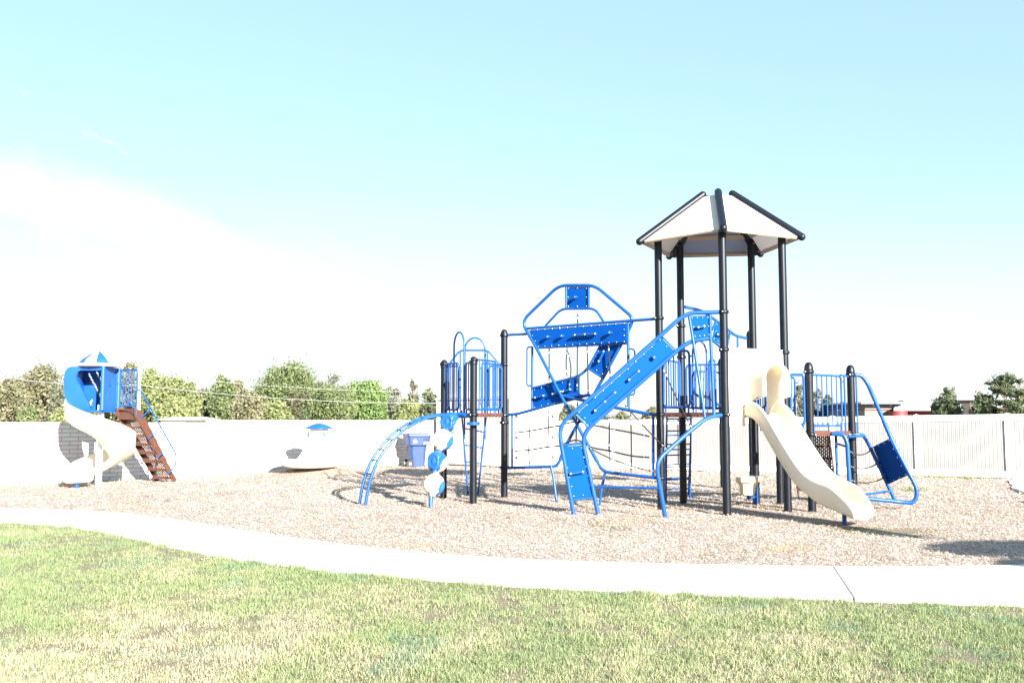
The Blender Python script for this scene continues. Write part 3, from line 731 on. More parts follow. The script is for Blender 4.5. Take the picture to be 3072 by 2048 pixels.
# ---- back climbing wall between tower and rear deck
BP = vplane(C, B2); bp = lambda Kx, x, y, off=0: Kx.pl(x, y, BP, off)
m = MB(); m.tube(fil([bp(KA, 470, 92), bp(KA, 690, 142), bp(KA, 835, 235), bp(KA, 1150, 478), bp(KA, 1290, 510)], .2), .032, 10)
m.tube(fil([bp(KA, 640, 400), bp(KA, 840, 540), bp(KA, 960, 640), bp(KA, 1090, 740), bp(KA, 1280, 770)], .2), .028, 10)
m.tube([bp(KA, 1178, 490), bp(KA, 1178, 790)], .024, 8)
m.tube([bp(KA, 885, 285), bp(KA, 835, 400)], .024, 8); m.tube([bp(KA, 1075, 440), bp(KA, 1030, 640)], .024, 8)
m.tube(fil([bp(KA, 560, 1000), bp(KA, 575, 1220), bp(KA, 640, 1290), bp(KA, 740, 1290), bp(KA, 820, 1330), bp(KA, 980, 1450)], .2), .028, 10)
bwo = m.build('climbing_frame', 'blue', PS)
panel([bp(KA, 888, 300, .01), bp(KA, 1060, 425, .01), bp(KA, 1020, 640, .01), bp(KA, 845, 520, .01)], bwo, (3, 2), holds=[('b', bp(KA, 865, 465), bp(KA, 985, 480))])
hoop(V((K5(400, 500, 20.6).x, 20.6, 0)), V((K5(494, 500, 20.9).x, 20.9, 0)), 1.75, KA(700, 545, 20.7).z); hoop(V((K5(398, 500, 19.6).x, 19.6, 0)), V((K5(450, 500, 19.8).x, 19.8, 0)), 1.8, 2.62)
hoop(V((K5(508, 500, 18.9).x, 18.9, 0)), V((K5(552, 500, 18.8).x, 18.8, 0)), 1.8, 2.80)

# ---- roof
RT = [(pent(k, .28, 5.74), pent(k, 1.50, 4.83)) for k in range(5)]
SR = MB(); SR.lathe((C5.x, C5.y, 5.58), [(.02, 0), (.26, -.02), (.30, .02), (.28, .06), (.02, .07)], 10); SRo = SR.build('shade_roof', 'black', PS)
for a, b in RT:
    m = MB(); e = (b-a).normalized()
    pts = [a-e*.04, a-e*.02, a, b, b+e*.025, b+e*.05]; m.tube([a, b], .068, 16); m.ball(a, .067, 14); m.ball(b, .067, 14)
    sd2 = e.cross(V((0, 0, 1))).normalized(); un = sd2.cross(e).normalized(); un = un if un.z < 0 else -un
    m.box((a+b)/2+un*.075, e*((b-a).length/2-.05), sd2*.085, un*.008)
    for t in (.12, .3, .45, .6, .75, .9):
        for q_ in (-.065, .065): m.ball(a.lerp(b, t)+un*.088+sd2*q_, .014, 8, 1)
    m.build('ridge_tube', ['black', 'steel'], SRo)
for k in range(5):
    (a1, b1_), (a2, b2q) = RT[k], RT[(k+1) % 5]
    dn = V((0, 0, -.035))
    def pt(u, v): return (a1.lerp(b1_, v)).lerp(a2.lerp(b2q, v), u)+dn
    # outer sheet, its hem turned down, and inner battens
    m = MB(); q = [pt(.03, .02), pt(.97, .02), pt(.985, .97), pt(.015, .97)]
    nn = (q[1]-q[0]).cross(q[3]-q[0]).normalized()
    if nn.z < 0: nn = -nn
    m.slab(q, nn*.010)
    po = m.build('roof_panel', 'roof' if k != 2 else 'sky_tint_sheet', SRo)
    m = MB()
    for v0, v1 in ((.30, .36), (.60, .68), (.93, .985)):
        qq = [pt(.08, v0), pt(.92, v0), pt(.95, v1), pt(.05, v1)]; m.slab([p-nn*.004 for p in qq], -nn*.022)
    m.build('batten', 'batten', po)

# ---- straight slide
EM = (A+E_)/2; su = (V((E_.y-A.y, -(E_.x-A.x), 0))).normalized(); sv = (E_-A).normalized()
if su.y > 0: su = -su
def SP(u, v, z): return EM+su*u+sv*v+V((0, 0, z))
SL = thing('x', V((0, 0, 0)), None, None); bpy.data.objects.remove(SL)
def sweep(m, frames, section, mi=0, closed=True):
    vs = []; n = None
    for (c, side, up, sec) in frames:
        n = len(sec); vs += [c+side*a+up*b for a, b in sec]
    fs = []; nf = len(frames)
    for i in range(nf-1):
        for k in range(n if closed else n-1):
            fs.append((i*n+k, i*n+(k+1) % n, (i+1)*n+(k+1) % n, (i+1)*n+k))
    m.add(vs, fs, mi, True)
    m.add(vs[:n], [tuple(range(n))], mi); m.add(vs[-n:], [tuple(range(n))[::-1]], mi)
def trough(w, hl, hr, t=.035, rl=.02):
    """closed cross-section of a slide: rolled lips, rounded inner corners"""
    out = [(-w-t*1.1, hl-.03), (-w-t*.9, hl-.006), (-w-t*.45, hl), (-w, hl-.012), (-w+.004, hl-.05)]
    for k in range(7):
        a = math.pi/2*k/6; out.append((-w+.09-.085*math.cos(a), .085-.085*math.sin(a)))
    out.append((0, -.006))
    for k in range(7):
        a = math.pi/2*k/6; out.append((w-.09+.085*math.sin(a), .085-.085*math.cos(a)))
    out += [(w-.004, hr-.05), (w, hr-.012), (w+t*.45, hr), (w+t*.9, hr-.006), (w+t*1.1, hr-.03), (w+t, hr-.06), (w+t*.6, .0)]
    out += [(w-.06, -.045), (0, -.05), (-w+.06, -.045), (-w-t*.6, .0), (-w-t, hl-.06)]
    return out
sp = crom([V((.06, 0, 1.69)), V((.24, 0, 1.645)), V((.44, 0, 1.47)), V((.82, 0, 1.01)), V((1.2, 0, .61)), V((1.6, 0, .375)), V((1.88, 0, .295)), V((2.08, 0, .24)), V((2.24, 0, .195)), V((2.31, 0, .145))], 7)
fr = []
for i, p in enumerate(sp):
    t = (sp[min(i+1, len(sp)-1)]-sp[max(i-1, 0)]).normalized(); up = V((-t.z, 0, t.x))
    q = i/(len(sp)-1); u = p.x
    h = .265+.05*math.exp(-((u-1.75)/.28)**2); h *= 1-.35*min(1, max(0, (u-1.85)/.35))**1.5-.5*min(1, max(0, (u-2.14)/.17))**2
    h += -.06*math.exp(-((u-.05)/.10)**2)
    w = .285+.015*max(0, (u-2.0)/.5); kk = .42*min(1, max(0, (u-1.5)/.9))**1.5
    fr.append((SP(p.x, 0, p.z), sv-su*kk, su*up.x+V((0, 0, up.z)), trough(w, h, h)))
m = MB(); sweep(m, fr, None)
slide = m.build('slide', 'slidec', PS)
# entry panel with hood
m = MB(); z0, z1, hw = 1.50, 2.83, .60
ow, oz0, oz1 = .27, 1.72, 2.42
def archpts(w, zb, zt, n=12):
    pts = [(-w, zb)]
    r = w
    for k in range(n+1):
        a = math.pi-math.pi*k/n; pts.append((w*math.cos(a), zt-w*.95+w*.95*math.sin(a)))
    pts.append((w, zb)); return pts
inner = archpts(ow, oz0-.05, oz1+.08); ni = len(inner)
outer = [(-hw, z0)]+[(-hw+.0, z1)]+[(hw, z1)]+[(hw, z0)]
def ring_panel(u0, u1):
    ip = inner; op = []
    for (v, z) in ip:
        # matching points on the rectangle
        if z <= oz0-.04: op.append((math.copysign(hw, v), z0))
        else:
            a = math.atan2(z-2.2, v); s_ = min(hw/max(abs(math.cos(a)), 1e-6), (z1-2.2)/max(abs(math.sin(a)), 1e-6)); op.append((s_*math.cos(a), 2.2+s_*math.sin(a)))
    n = len(ip); vs = [SP(u0, v, z) for v, z in ip]+[SP(u0, v, z) for v, z in op]+[SP(u1, v, z) for v, z in ip]+[SP(u1, v, z) for v, z in op]
    fs = []
    for k in range(n-1): fs += [(k, k+1, n+k+1, n+k), (2*n+k, 3*n+k, 3*n+k+1, 2*n+k+1), (n+k, n+k+1, 3*n+k+1, 3*n+k), (k, 2*n+k, 2*n+k+1, k+1)]
    m.add(vs, fs)
ring_panel(-.02, .03)
# square off the corners of the panel
for s_ in (-1, 1):
    m.box(SP(.005, s_*(hw-.001), (z0+z1)/2), su*.024, sv*.02, V((0, 0, (z1-z0)/2)))
    m.box(SP(.005, s_*.40, z1-.12), su*.0235, sv*.2, V((0, 0, .118)))
m.box(SP(.005, 0, z1-.02), su*.0245, sv*hw, V((0, 0, .022)))
m.box(SP(.005, -.43, 1.585), su*.0235, sv*.16, V((0, 0, .083))); m.box(SP(.005, .43, 1.585), su*.0235, sv*.16, V((0, 0, .083)))
m.build('entry_panel', 'slidec', slide)
m = MB(); nh = 22; rows = []
for u, w, zt, zb in ((.03, .345, 2.66, 1.78), (.045, .315, 2.61, 1.84), (.22, .300, 2.57, 1.93), (.38, .296, 2.56, 1.985), (.50, .29, 2.57, 1.99), (.54, .285, 2.565, 2.0)):
    rows.append([SP(u, v, z) for v, z in archpts(w, zb, zt, nh)])
k = len(rows[0]); inn = []
for u, w, zt, zb in ((.54, .25, 2.525, 2.0), (.22, .26, 2.50, 1.93), (.03, .27, 2.50, 1.72)):
    inn.append([SP(u, v, z) for v, z in archpts(w, zb, zt, nh)])
allr = rows+inn; vs = [p for r in allr for p in r]
m.add(vs, [(i*k+j, i*k+j+1, (i+1)*k+j+1, (i+1)*k+j) for i in range(len(allr)-1) for j in range(k-1)], 0, True)
for side in (0, k-1):
    for a_, b_ in ((0, 8), (1, 8), (2, 7), (3, 7), (4, 6)):
        pass
for side in (0, k-1):
    q = [rows[0][side], rows[2][side], rows[5][side], inn[0][side], inn[1][side], inn[2][side]]; m.add(q, [(0, 1, 2, 3, 4, 5) if side else (5, 4, 3, 2, 1, 0)])
m.build('hood', 'slidec', slide)
m = MB(); m.tube([SP(1.98, -.05, -.1), SP(1.98, -.05, .26)], .033, 10); m.build('leg', 'blue', slide)

# ---- little step seat on the tower post
m = MB(); c = K6(110, 1138, 17.45); c0 = V((c.x, c.y, 0)); zt = K6(110, 1117, 17.45).z
m.lathe((c.x, c.y, zt), [(.0, .0), (.185, .0), (.215, -.012), (.218, -.10), (.205, -.115), (.175, -.12), (.155, -.17), (.135, -.33), (.12, -.345), (.0, -.345)], 8, 0, smooth=False)
seat = m.build('step_seat', 'cream', PS, bevel=.012)
m = MB(); j = V((c.x+.02, c.y+.05, zt-.36)); dj = z3(D, zt-.40)
m.tube([j+V((0, 0, .03)), j+V((0, 0, -.04)), dj+V((-.02, -.1, 0))], .03, 10); m.tube([z3(D+V((-.03, -.09, 0)), zt-.55), z3(D+V((-.03, -.09, 0)), zt-.24)], .045, 12); m.build('bracket', 'blue', seat)

# ---- rear steps down from the right deck
e1 = (R2-R3).normalized(); n2 = V((-e1.y, e1.x, 0));
if n2.y < 0: n2 = -n2
ST = MB(); c0 = R3.lerp(R2, .42); hwid = .36
for s_ in (-1, 1):
    p0, p1 = c0+e1*hwid*s_+V((0, 0, 1.36)), c0+n2*1.45+e1*hwid*s_+V((0, 0, .28))
    ST.slab([p0, p1, p1+V((0, 0, -.26)), p0+V((0, 0, -.26))], e1*.012*s_, 0)
    for k in range(4): ST.box(c0+n2*(.2+.3*k)+e1*(hwid-.05)*s_+V((0, 0, 1.10-.225*k)), e1*.05, n2*.15, V((0, 0, .012)))
sto = ST.build('stairs', 'brown', PS)
for k in range(5):
    zt = 1.36-.235*k; m = MB(); a = c0+n2*(.05+.30*k)
    q = [a-e1*hwid+V((0, 0, zt-.235)), a+e1*hwid+V((0, 0, zt-.235)), a+e1*hwid+V((0, 0, zt-.01)), a-e1*hwid+V((0, 0, zt-.01))]
    m.slab(q, n2*.003, 0, 1)
    q = [a-e1*hwid+V((0, 0, zt-.235)), a+e1*hwid+V((0, 0, zt-.235)), a+n2*.3+e1*hwid+V((0, 0, zt-.235)), a+n2*.3-e1*hwid+V((0, 0, zt-.235))]
    m.slab(q, V((0, 0, -.004)), 1)
    m.box(a+V((0, 0, zt-.02)), e1*hwid, n2*.008, V((0, 0, .018)), 1)
    m.build('step', ['perf', 'brown'], sto)

# ---- curved rope climber on the right
ORG = [K6(934, 326, 17.5), K6(1000, 324, 17.5), K6(1050, 385, 17.5), K6(1240, 830, 17.12), K6(1445, 1225, 16.95), K6(1425, 1330, 16.95), K6(1300, 1318, 17.0), K6(995, 1288, 16.9)]
m = MB(); m.tube(fil(ORG, [0, .12, .15, .3, .25, .22, .1, 0]), .037, 14)
near = [K6(772, 790, 17.0), K6(860, 785, 16.95), K6(893, 850, 16.92), K6(918, 1215, 16.85)]; near[-1].z = -.05
m.tube(fil(near, [0, .14, .12, 0]), .038, 14)
P2 = [K6(905, 792, 17.45), K6(1015, 790, 17.45), K6(1060, 865, 17.8), K6(1268, 1308, 17.75)]
m.tube(fil(P2, [0, .14, .12, 0]), .034, 14)
m.tube([K6(900, 810, 16.95), K6(1030, 800, 17.4)], .022, 10)
m.tube([K6(1000, 1266, 16.9), K6(1232, 1235, 17.75)], .022, 10)
m.tube([K6(963, 335, 17.5), K6(975, 785, 17.46)], .018, 8)
m.tube(fil([K6(800, 860, 17.6), K6(830, 868, 17.55), K6(885, 885, 16.95)], .05), .018, 8)
m.tube([K6(803, 800, 17.75), K6(808, 960, 17.7), K6(815, 1180, 17.75)], .026, 10); m.tube([K6(955, 800, 18.1), K6(955, 1160, 18.1)], .024, 10)
rc = m.build('rope_climber', 'blue', PS)
panel([K6(1092, 888, 17.82), K6(1226, 822, 17.10), K6(1365, 1112, 17.0), K6(1216, 1180, 17.78)], rc, (3, 4))
m = MB()
for (a, b) in (((916, 925), (1080, 912)), ((920, 1040), (1130, 1015)), ((925, 1150), (1185, 1125))):
    rope(m, sag(K6(*a, 16.92), K6(*b, 17.8), .075), .011)
m.build('rope_rungs', ['rope', 'steel'], rc)

# ================================================================== SPIRAL SLIDE TOWER
PX = K1.g(610, 1440); c_ = V((PX.x, PX.y, 0)); 
vd = V((c_.x, c_.y, 0)).normalized(); vr_ = V((vd.y, -vd.x, 0))        # depth and right axes seen from the field's edge
TS = thing('spiral_slide_tower', c_, 'small tower with a blue and white tent top, ivory spiral slide and brown stairs', 'playground tower')
def T(r, d, z): return c_+vr_*r+vd*d+V((0, 0, z))
def tx(Kx, x, d=0.0):          # lateral offset of a measured column at depth offset d
    px, _ = Kx.px(x, 0); q = (px-CX)/F; P = c_+vd*d
    # solve (P + vr_*r).x = q * (P + vr_*r).y
    return (q*P.y-P.x)/(vr_.x-q*vr_.y)
zk = lambda y, d=0.0: at(*K1.px(620, y), c_.y+d).z
# square cabin, front corner a little right of centre
fc = T(tx(K1, 655, -.25), -.25, 0); u1 = (-vr_*.894+vd*.447); u2 = (vr_*.447+vd*.894); S_ = .80
lc, rc_, bc = fc+u1*S_*1.13, fc+u2*S_, fc+u1*S_*1.13+u2*S_
zb, ztp = 1.82, 2.86
CAB = MB()
for p in (fc, rc_, bc): CAB.tube([z3(p, zb), z3(p, ztp)], .05, 12)
CAB.slab([z3(p, zb-.05) for p in (fc, rc_, bc, lc)], V((0, 0, .05)))
def wall_slots(m, P, Q, slots, th=.05, nx=26, nz=26):
    """moulded wall with slanted see-through slots, built as a grid with cells left open"""
    d = (Q-P); L_ = d.length; d = d/L_; nn = V((d.y, -d.x, 0)); 
    def open_(u, z):
        for (ua, za, ub, zb2, w) in slots:
            ax, az = ua*L_, za; bx_, bz = ub*L_, zb2; px, pz = u*L_, z
            l2 = (bx_-ax)**2+(bz-az)**2; t = max(0, min(1, ((px-ax)*(bx_-ax)+(pz-az)*(bz-az))/l2))
            if math.hypot(px-ax-(bx_-ax)*t, pz-az-(bz-az)*t) < w: return True
        return False
    nx = nz = 40
    for i in range(nx):
        for k in range(nz):
            ua, ub = i/nx, (i+1)/nx; za, zb2 = zb+(ztp-zb)*k/nz, zb+(ztp-zb)*(k+1)/nz
            if open_((ua+ub)/2, (za+zb2)/2): continue
            bul = lambda u, z: nn*(-.03*math.sin(math.pi*u)*math.sin(math.pi*(z-zb)/(ztp-zb)))
            q = [z3(P+d*L_*a, z)+bul(a, z) for a, z in ((ua, za), (ub, za), (ub, zb2), (ua, zb2))]
            m.add(q+[p-nn*th for p in q], [(0, 1, 2, 3), (7, 6, 5, 4), (0, 4, 5, 1), (2, 6, 7, 3), (1, 5, 6, 2), (0, 3, 7, 4)], 0)
sl_r = [(.50, 2.40, .80, 2.75, .022), (.22, 2.02, .62, 2.44, .020)]
sl_b = [(.82, 2.72, .42, 2.12, .026), (.60, 2.76, .36, 2.42, .026)]
wall_slots(CAB, fc, rc_, sl_r); wall_slots(CAB, rc_, bc, sl_b); wall_slots(CAB, bc, lc-u1*.12+u2*.05, [(.4, 2.0, .55, 2.3, .02)])
# front wall round the doorway
ul = S_*1.13
def fw(a, b, z0, z1, th=.06): CAB.slab([z3(fc+u1*ul*a, z0), z3(fc+u1*ul*b, z0), z3(fc+u1*ul*b, z1), z3(fc+u1*ul*a, z1)], u2*th)
CAB.slab([z3(fc+u1*ul*t, z) for t, z in ((0, ztp-.09), (0, ztp), (.86, ztp), (.96, ztp-.03), (1.03, ztp-.10), (1.06, ztp-.22), (1.06, ztp-.50), (1.02, ztp-.70), (.93, zb+.16), (.80, zb+.04), (.60, zb-.02), (.30, zb-.02), (.36, zb+.15), (.56, zb+.48), (.70, zb+.70), (.73, ztp-.25), (.70, ztp-.13), (.62, ztp-.09))], u2*.07)
fw(.0, .06, zb, ztp-.09)
CAB.build('cabin', 'blue_plastic', TS, bevel=0)
# sheer panels either side of the sliding entry
RF = MB(); cc_ = T(tx(K1, 612, .12), .12, 0); r0 = .475; ze, za = ztp+.06, zk(165)
n = 5; rot = math.atan2(-vd.y, -vd.x)-R_(44)
for k in range(n):
    for half in (0, 1):
        a0 = rot+2*math.pi*(k+half*.5)/n; a1 = rot+2*math.pi*(k+half*.5+.5)/n
        rows = []
        for t in (0, .3, .62, 1):
            rr = r0*(1-t**1.45)*.97; z = ze+.02+(za-ze)*t
            rows.append((V((cc_.x+rr*math.cos(a0), cc_.y+rr*math.sin(a0), z)), V((cc_.x+rr*math.cos(a1), cc_.y+rr*math.sin(a1), z))))
        for i in range(3): RF.add([rows[i][0], rows[i][1], rows[i+1][1], rows[i+1][0]], [(0, 1, 2, 3)], (half))
RF.lathe((cc_.x, cc_.y, ze-.05), [(r0*.85, 0), (r0*1.02, .01), (r0*1.04, .05), (r0*.9, .08)], 16, 0)
RF.lathe((cc_.x, cc_.y, ze-.05), [(.001, .0), (r0*.86, .0)], 16, 0)
RF.build('tent_roof', ['white', 'blue_plastic'], TS)
# spiral chute: helix from the doorway round the column to the ground
col_ = MB(); col_.tube([T(0, 0, -.1), T(0, 0, 1.95)], .075, 16); col_.build('column', 'white', TS)
frm = []; steps = 84; a0, a1 = R_(172), R_(548)
def hpos(q):
    a = a0+(a1-a0)*q; z = 1.74-1.54*(1-(1-q)**1.6)
    if q > .92: z = max(z, .22)
    return a, z
Rm = .52
for i in range(steps+1):
    q = i/steps; a, z = hpos(q)
    rad = vr_*math.cos(a)+vd*math.sin(a)
    if q < .05: hh = .30
    else: hh = .42
    hh *= 1-.5*max(0, (q-.70)/.30)
    bank = .10*math.sin(math.pi*min(1, q*1.15))
    sec = trough(.26, .16, hh, .03); sec = [(x, y+bank*x/.26) for x, y in sec]
    frm.append((c_+rad*Rm+V((0, 0, z)), rad, V((0, 0, 1)), sec))
c1, s1, u_, sec = frm[-1]; tdir = V((0, 0, 1)).cross(s1)
for k in range(1, 7):
    frm.append((c1+tdir*.09*k-s1*.0*k+V((0, 0, -.004*k)), s1, u_, trough(.26+.008*k, .16, .27*(1-.09*k), .03)))
c0q, s0q, u0q, sec0 = frm[0]; t0 = -V((0, 0, 1)).cross(s0q)
frm = [(c0q+t0*.12*k+V((0, 0, .03*k)), s0q, u0q, trough(.25, .26, .34, .03)) for k in (3, 2, 1)]+frm
m = MB(); sweep(m, frm, None); spo = m.build('spiral_slide', 'slidec', TS)
p = c1+tdir*.40; m = MB(); m.tube([V((p.x, p.y, -.08)), V((p.x, p.y, .19))], .045, 12); m.build('leg', 'blue', spo)
# platform, stairs, rails
sd_ = (vr_*.73+vd*.68).normalized(); sw = (vr_*.67-vd*.73).normalized()   # stair run and its near side
s0 = K1(958, 705, c_.y+.25); s0.z = 1.86
PLm = MB(); pa = [z3(rc_, 1.86), z3(s0+sw*0, 1.86), z3(s0-sw*.62, 1.86), z3(rc_+u1*.55, 1.86), ]
PLm.slab([p-V((0, 0, .04)) for p in pa], V((0, 0, .04))); 
q0, q1 = pa[0], pa[1]; PLm.slab([q0-V((0, 0, .01)), q1-V((0, 0, .01)), q1-V((0, 0, .16)), q1.lerp(q0, .25)-V((0, 0, .08)), q0.lerp(q1, .15)-V((0, 0, .08)), q0-V((0, 0, .25))], vd*.02)
PLm.build('deck', 'brown', TS)
STm = MB(); rise, run, ns = 1.86, 1.30, 8; tdir2 = (sd_*run+V((0, 0, -rise))).normalized()
def stringer(m, off):
    a = s0+sw*off+V((0, 0, .02)); b = s0+sw*off+sd_*run+V((0, 0, -rise+.05)); pr = sd_*.14; out = []
    top = [a+V((0, 0, .0))+sd_*.02]; 
    for k in range(ns):
        q = a.lerp(b, (k+.5)/ns); top.append(q+pr*1.15); top.append(a.lerp(b, (k+1)/ns)+pr*.95)
    poly = [a-sd_*.05]+top+[b+sd_*.12+V((0, 0, -.02)), b+V((0, 0, -.04)), b-sd_*.05+V((0, 0, .05)), a-sd_*.02+V((0, 0, -.2))]
    m.slab(poly, sw*.02, 0)
stringer(STm, 0); stringer(STm, -.58)
sto = STm.build('stairs', 'brown', TS)
for k in range(ns):
    zt = 1.86-rise*(k+1)/(ns+.6); a = s0+sd_*(run*(k+.35)/ns)+V((0, 0, zt-1.86)); m = MB()
    n0 = a-sw*.02; f0 = a-sw*.56; dp = sd_*.20
    m.slab([n0, f0, f0+dp, n0+dp], V((0, 0, -.012)), 0, 1)
    m.slab([n0, f0, f0+V((0, 0, .17)), n0+V((0, 0, .17))], sd_*.004, 0, 1)
    m.box((n0+f0)/2+dp+V((0, 0, -.02)), sw*.27, sd_*.008, V((0, 0, .028)), 1)
    m.box((n0+f0)/2+V((0, 0, -.02)), sw*.27, sd_*.008, V((0, 0, .028)), 1)
    m.build('step', ['perf', 'brown'], sto)
fpt = s0+sd_*(run+.1)
for off in (-.03, -.55): m = MB(); p = fpt+sw*off; m.tube([V((p.x, p.y, -.05)), V((p.x, p.y, .07))], .03, 8); m.build('foot', 'blue', sto)
def tower_guard(P, Q, z0, z1, nb):
    m = MB(); mid = (P+Q)/2
    m.tube([z3(mid, z1), z3(Q, z1), z3(Q, z0), z3(P, z0), z3(P, z1), z3(mid, z1)], .02, 8, 0, .07)
    for i in range(nb): p = P.lerp(Q, (i+1)/(nb+1)); m.tube([z3(p, z0), z3(p, z1)], .011, 6)
    m.tube([z3(Q, z0), z3(Q, z0-.22)], .018, 6); return m.build('guard_rail', 'blue', TS)
tower_guard(z3(rc_, 0)+vr_*.04, z3(s0, 0)+vr_*.03, 1.92, zk(335), 5)
tower_guard(z3(pa[3], 0)+vr_*.05, z3(pa[2], 0), 1.92, zk(335), 5)
m = MB(); ys = c_.y+.25
hpth = [K1(980, 530, ys), K1(1010, 535, ys), K1(1345, 1140, ys+.85), K1(1338, 1245, ys+.85), K1(1275, 1315, ys+.8)]
m.tube(fil(hpth, .08), .018, 8)
for (a, b) in (((985, 822), (1100, 710)), ((1085, 992), (1195, 880)), ((1180, 1160), (1290, 1045))):
    t = (a[0]-960)/375; m.tube([K1(a[0], a[1], ys+.1+.8*t), K1(b[0], b[1], ys+.1+.8*t)], .015, 8)
m.build('handrail', 'blue', TS)
m = MB(); hb = [p-sw*.62 for p in (s0+V((0, 0, .62)), s0+V((0, 0, .6))+sd_*.12, s0+sd_*(run+.1)+V((0, 0, -rise+.55)), s0+sd_*(run+.05)+V((0, 0, -rise+.12)))]
m.tube(fil(hb, .1), .017, 8); m.build('handrail', 'blue', TS)

# ================================================================== SPINNER (cream tripod body under a blue saucer)
SPc = KU(858, 800, 27.3); SPc.z = 0
SPN = thing('playground_spinner', SPc, 'low cream three-footed playground spinner with a blue saucer cap by the white wall', 'spinner')
zu = lambda y: KU(858, y, 27.3).z
zt_, zb_ = zu(478), zu(835)
lob = lambda a, z: 1+.20*max(0, 1-(z/(.55)))*math.cos(3*(a-.35))
prf = []
for i in range(15):
    t = i/14; r = .26+.52*t**2.1; prf.append((r, (zt_-zb_)*(1-t)+.10))
prf += [(1.0, .13), (1.18, .18), (1.27, .16), (1.27, .07), (1.12, .01), (.6, -.02), (.001, -.03)]
m = MB(); m.lathe((SPc.x, SPc.y, zb_), [(.001, zt_-zb_+.14)]+[(r_*.98, z) for r_, z in prf][:1]+prf, 40, mod=lob); m.build('body', 'slidec', SPN)
m = MB(); zc_ = zu(455)
m.lathe((SPc.x, SPc.y, zc_), [(.001, .155), (.09, .150), (.2, .118), (.3, .07), (.40, .015), (.415, .0), (.38, -.005), (.2, -.012), (.001, -.015)], 28); m.build('saucer', 'blue_plastic', SPN)
m = MB(); m.tube([V((SPc.x, SPc.y, zc_-.07)), V((SPc.x, SPc.y, zc_))], .09, 16); m.build('neck', 'rubber', SPN)
m = MB(); m.tube([V((SPc.x, SPc.y, -.1)), V((SPc.x, SPc.y, zb_+.05))], .12, 14); m.build('pivot', 'steel', SPN)
for k in range(3):
    a = R_(-160+k*110); d = V((math.cos(a), math.sin(a), 0)); p = V((SPc.x, SPc.y, zu(512)))+d*.31; m = MB()
    m.tube([p+V((0, 0, .08)), p+V((0, 0, -.07))], .028, 8); s = d.cross(V((0, 0, 1)))
    m2 = MB(); pts = [p+d*(.07+.055*math.cos(b))+V((0, 0, .06*math.sin(b)+.0)) for b in (2*math.pi*i/14 for i in range(15))]
    m2.tube(pts, .008, 6, caps=False)
    bo = m.build('handle_bracket', 'blue', SPN); m2.build('ring_handle', 'steel', bo)

# ================================================================== WALL, SHED, BIN, FENCE
WA, WB = K0.g(77, 1113), K0.g(923, 1070); wd_ = (WB-WA); wd_.z = 0; wd_.normalize(); wn = V((wd_.y, -wd_.x, 0))
wq = lambda s: V((WA.x, WA.y, 0))+wd_*s
Lw = (V((WB.x, WB.y, 0))-V((WA.x, WA.y, 0))).length
def on_wall(Kx, x, y): return Kx.pl(x, y, (V((WA.x, WA.y, 0)), wn if wn.y < 0 else -wn))
ztop1 = on_wall(KT, 900, 562).z; ztop0 = on_wall(KT, 60, 553).z; ztop2 = on_wall(KT, 2200, 556).z
sstep_ = (on_wall(KT, 1345, 555)-wq(0)).dot(wd_)
WL = thing('brick_wall', wq(6), 'long white painted brick wall behind the spiral slide tower', 'wall')
def wallpart(s0_, s1_, z0a, z1a, name='wall'):
    m = MB(); a, b = wq(s0_), wq(s1_); off = -wn*.2 if wn.y < 0 else wn*.2
    a2, b2 = a+off, b+off; L_ = s1_-s0_
    q = lambda p, z: V((p.x, p.y, z))
    m.add([q(a, -.2), q(b, -.2), q(b, z1a), q(a, z0a)], [(0, 1, 2, 3)], 0, False, [[(s0_, -.2), (s1_, -.2), (s1_, z1a), (s0_, z0a)]])
    m.add([q(b2, -.2), q(a2, -.2), q(a2, z0a), q(b2, z1a)], [(0, 1, 2, 3)], 0, False, [[(s1_, -.2), (s0_, -.2), (s0_, z0a), (s1_, z1a)]])
    m.add([q(a, z0a), q(b, z1a), q(b2, z1a), q(a2, z0a)], [(0, 1, 2, 3)], 1)
    m.add([q(a, -.2), q(a, z0a), q(a2, z0a), q(a2, -.2)], [(0, 1, 2, 3)], 1); m.add([q(b, -.2), q(b2, -.2), q(b2, z1a), q(b, z1a)], [(0, 1, 2, 3)], 1)
    return m.build(name, ['wall_brick', 'siding'], WL)
wallpart(-9, sstep_, ztop0, ztop1-.05); wallpart(sstep_+.001, Lw+4.6, ztop1+.03, ztop2-.02)
# shed
sA = K2(585, 1108, 33.2); sB = K2(1076, 1128, 30.7); sA.z = sB.z = 0
sC = at(*K7.px(600, 900), 31.35); sC.z = 0; sD = sA+(sC-sB)
SHD = thing('storage_shed', (sA+sB+sC+sD)/4, 'pale grey ribbed metal garden shed with double doors between the wall and the fence', 'shed')
zs = 2.33
def ribbed(m, P, Q, z0, z1, pitch=.14, mi=0):
    d = Q-P; n = max(2, int(d.length/pitch)); nn = V((d.y, -d.x, 0)).normalized()
    if nn.y > 0: nn = -nn
    pts = []
    for i in range(n):
        for t, o in ((0, 0), (.62, 0), (.70, .008), (.92, .008)): pts.append(P+d*((i+t)/n)+nn*o)
    pts.append(Q)
    vs = [z3(p, z0) for p in pts]+[z3(p, z1) for p in pts]; k = len(pts)
    m.add(vs, [(i, i+1, k+i+1, k+i) for i in range(k-1)], mi)
m = MB(); ribbed(m, sA, sB, .02, zs); ribbed(m, sB, sC, .02, zs); ribbed(m, sC, sD, .02, zs); ribbed(m, sD, sA, .02, zs)
for p in (sA, sB, sC): m.tube([z3(p, 0), z3(p, zs)], .045, 4)
m.build('wall', 'pale', SHD)
m = MB(); cs = (sA+sB+sC+sD)/4; ex = [cs+(p-cs)*1.05 for p in (sA, sB, sC, sD)]
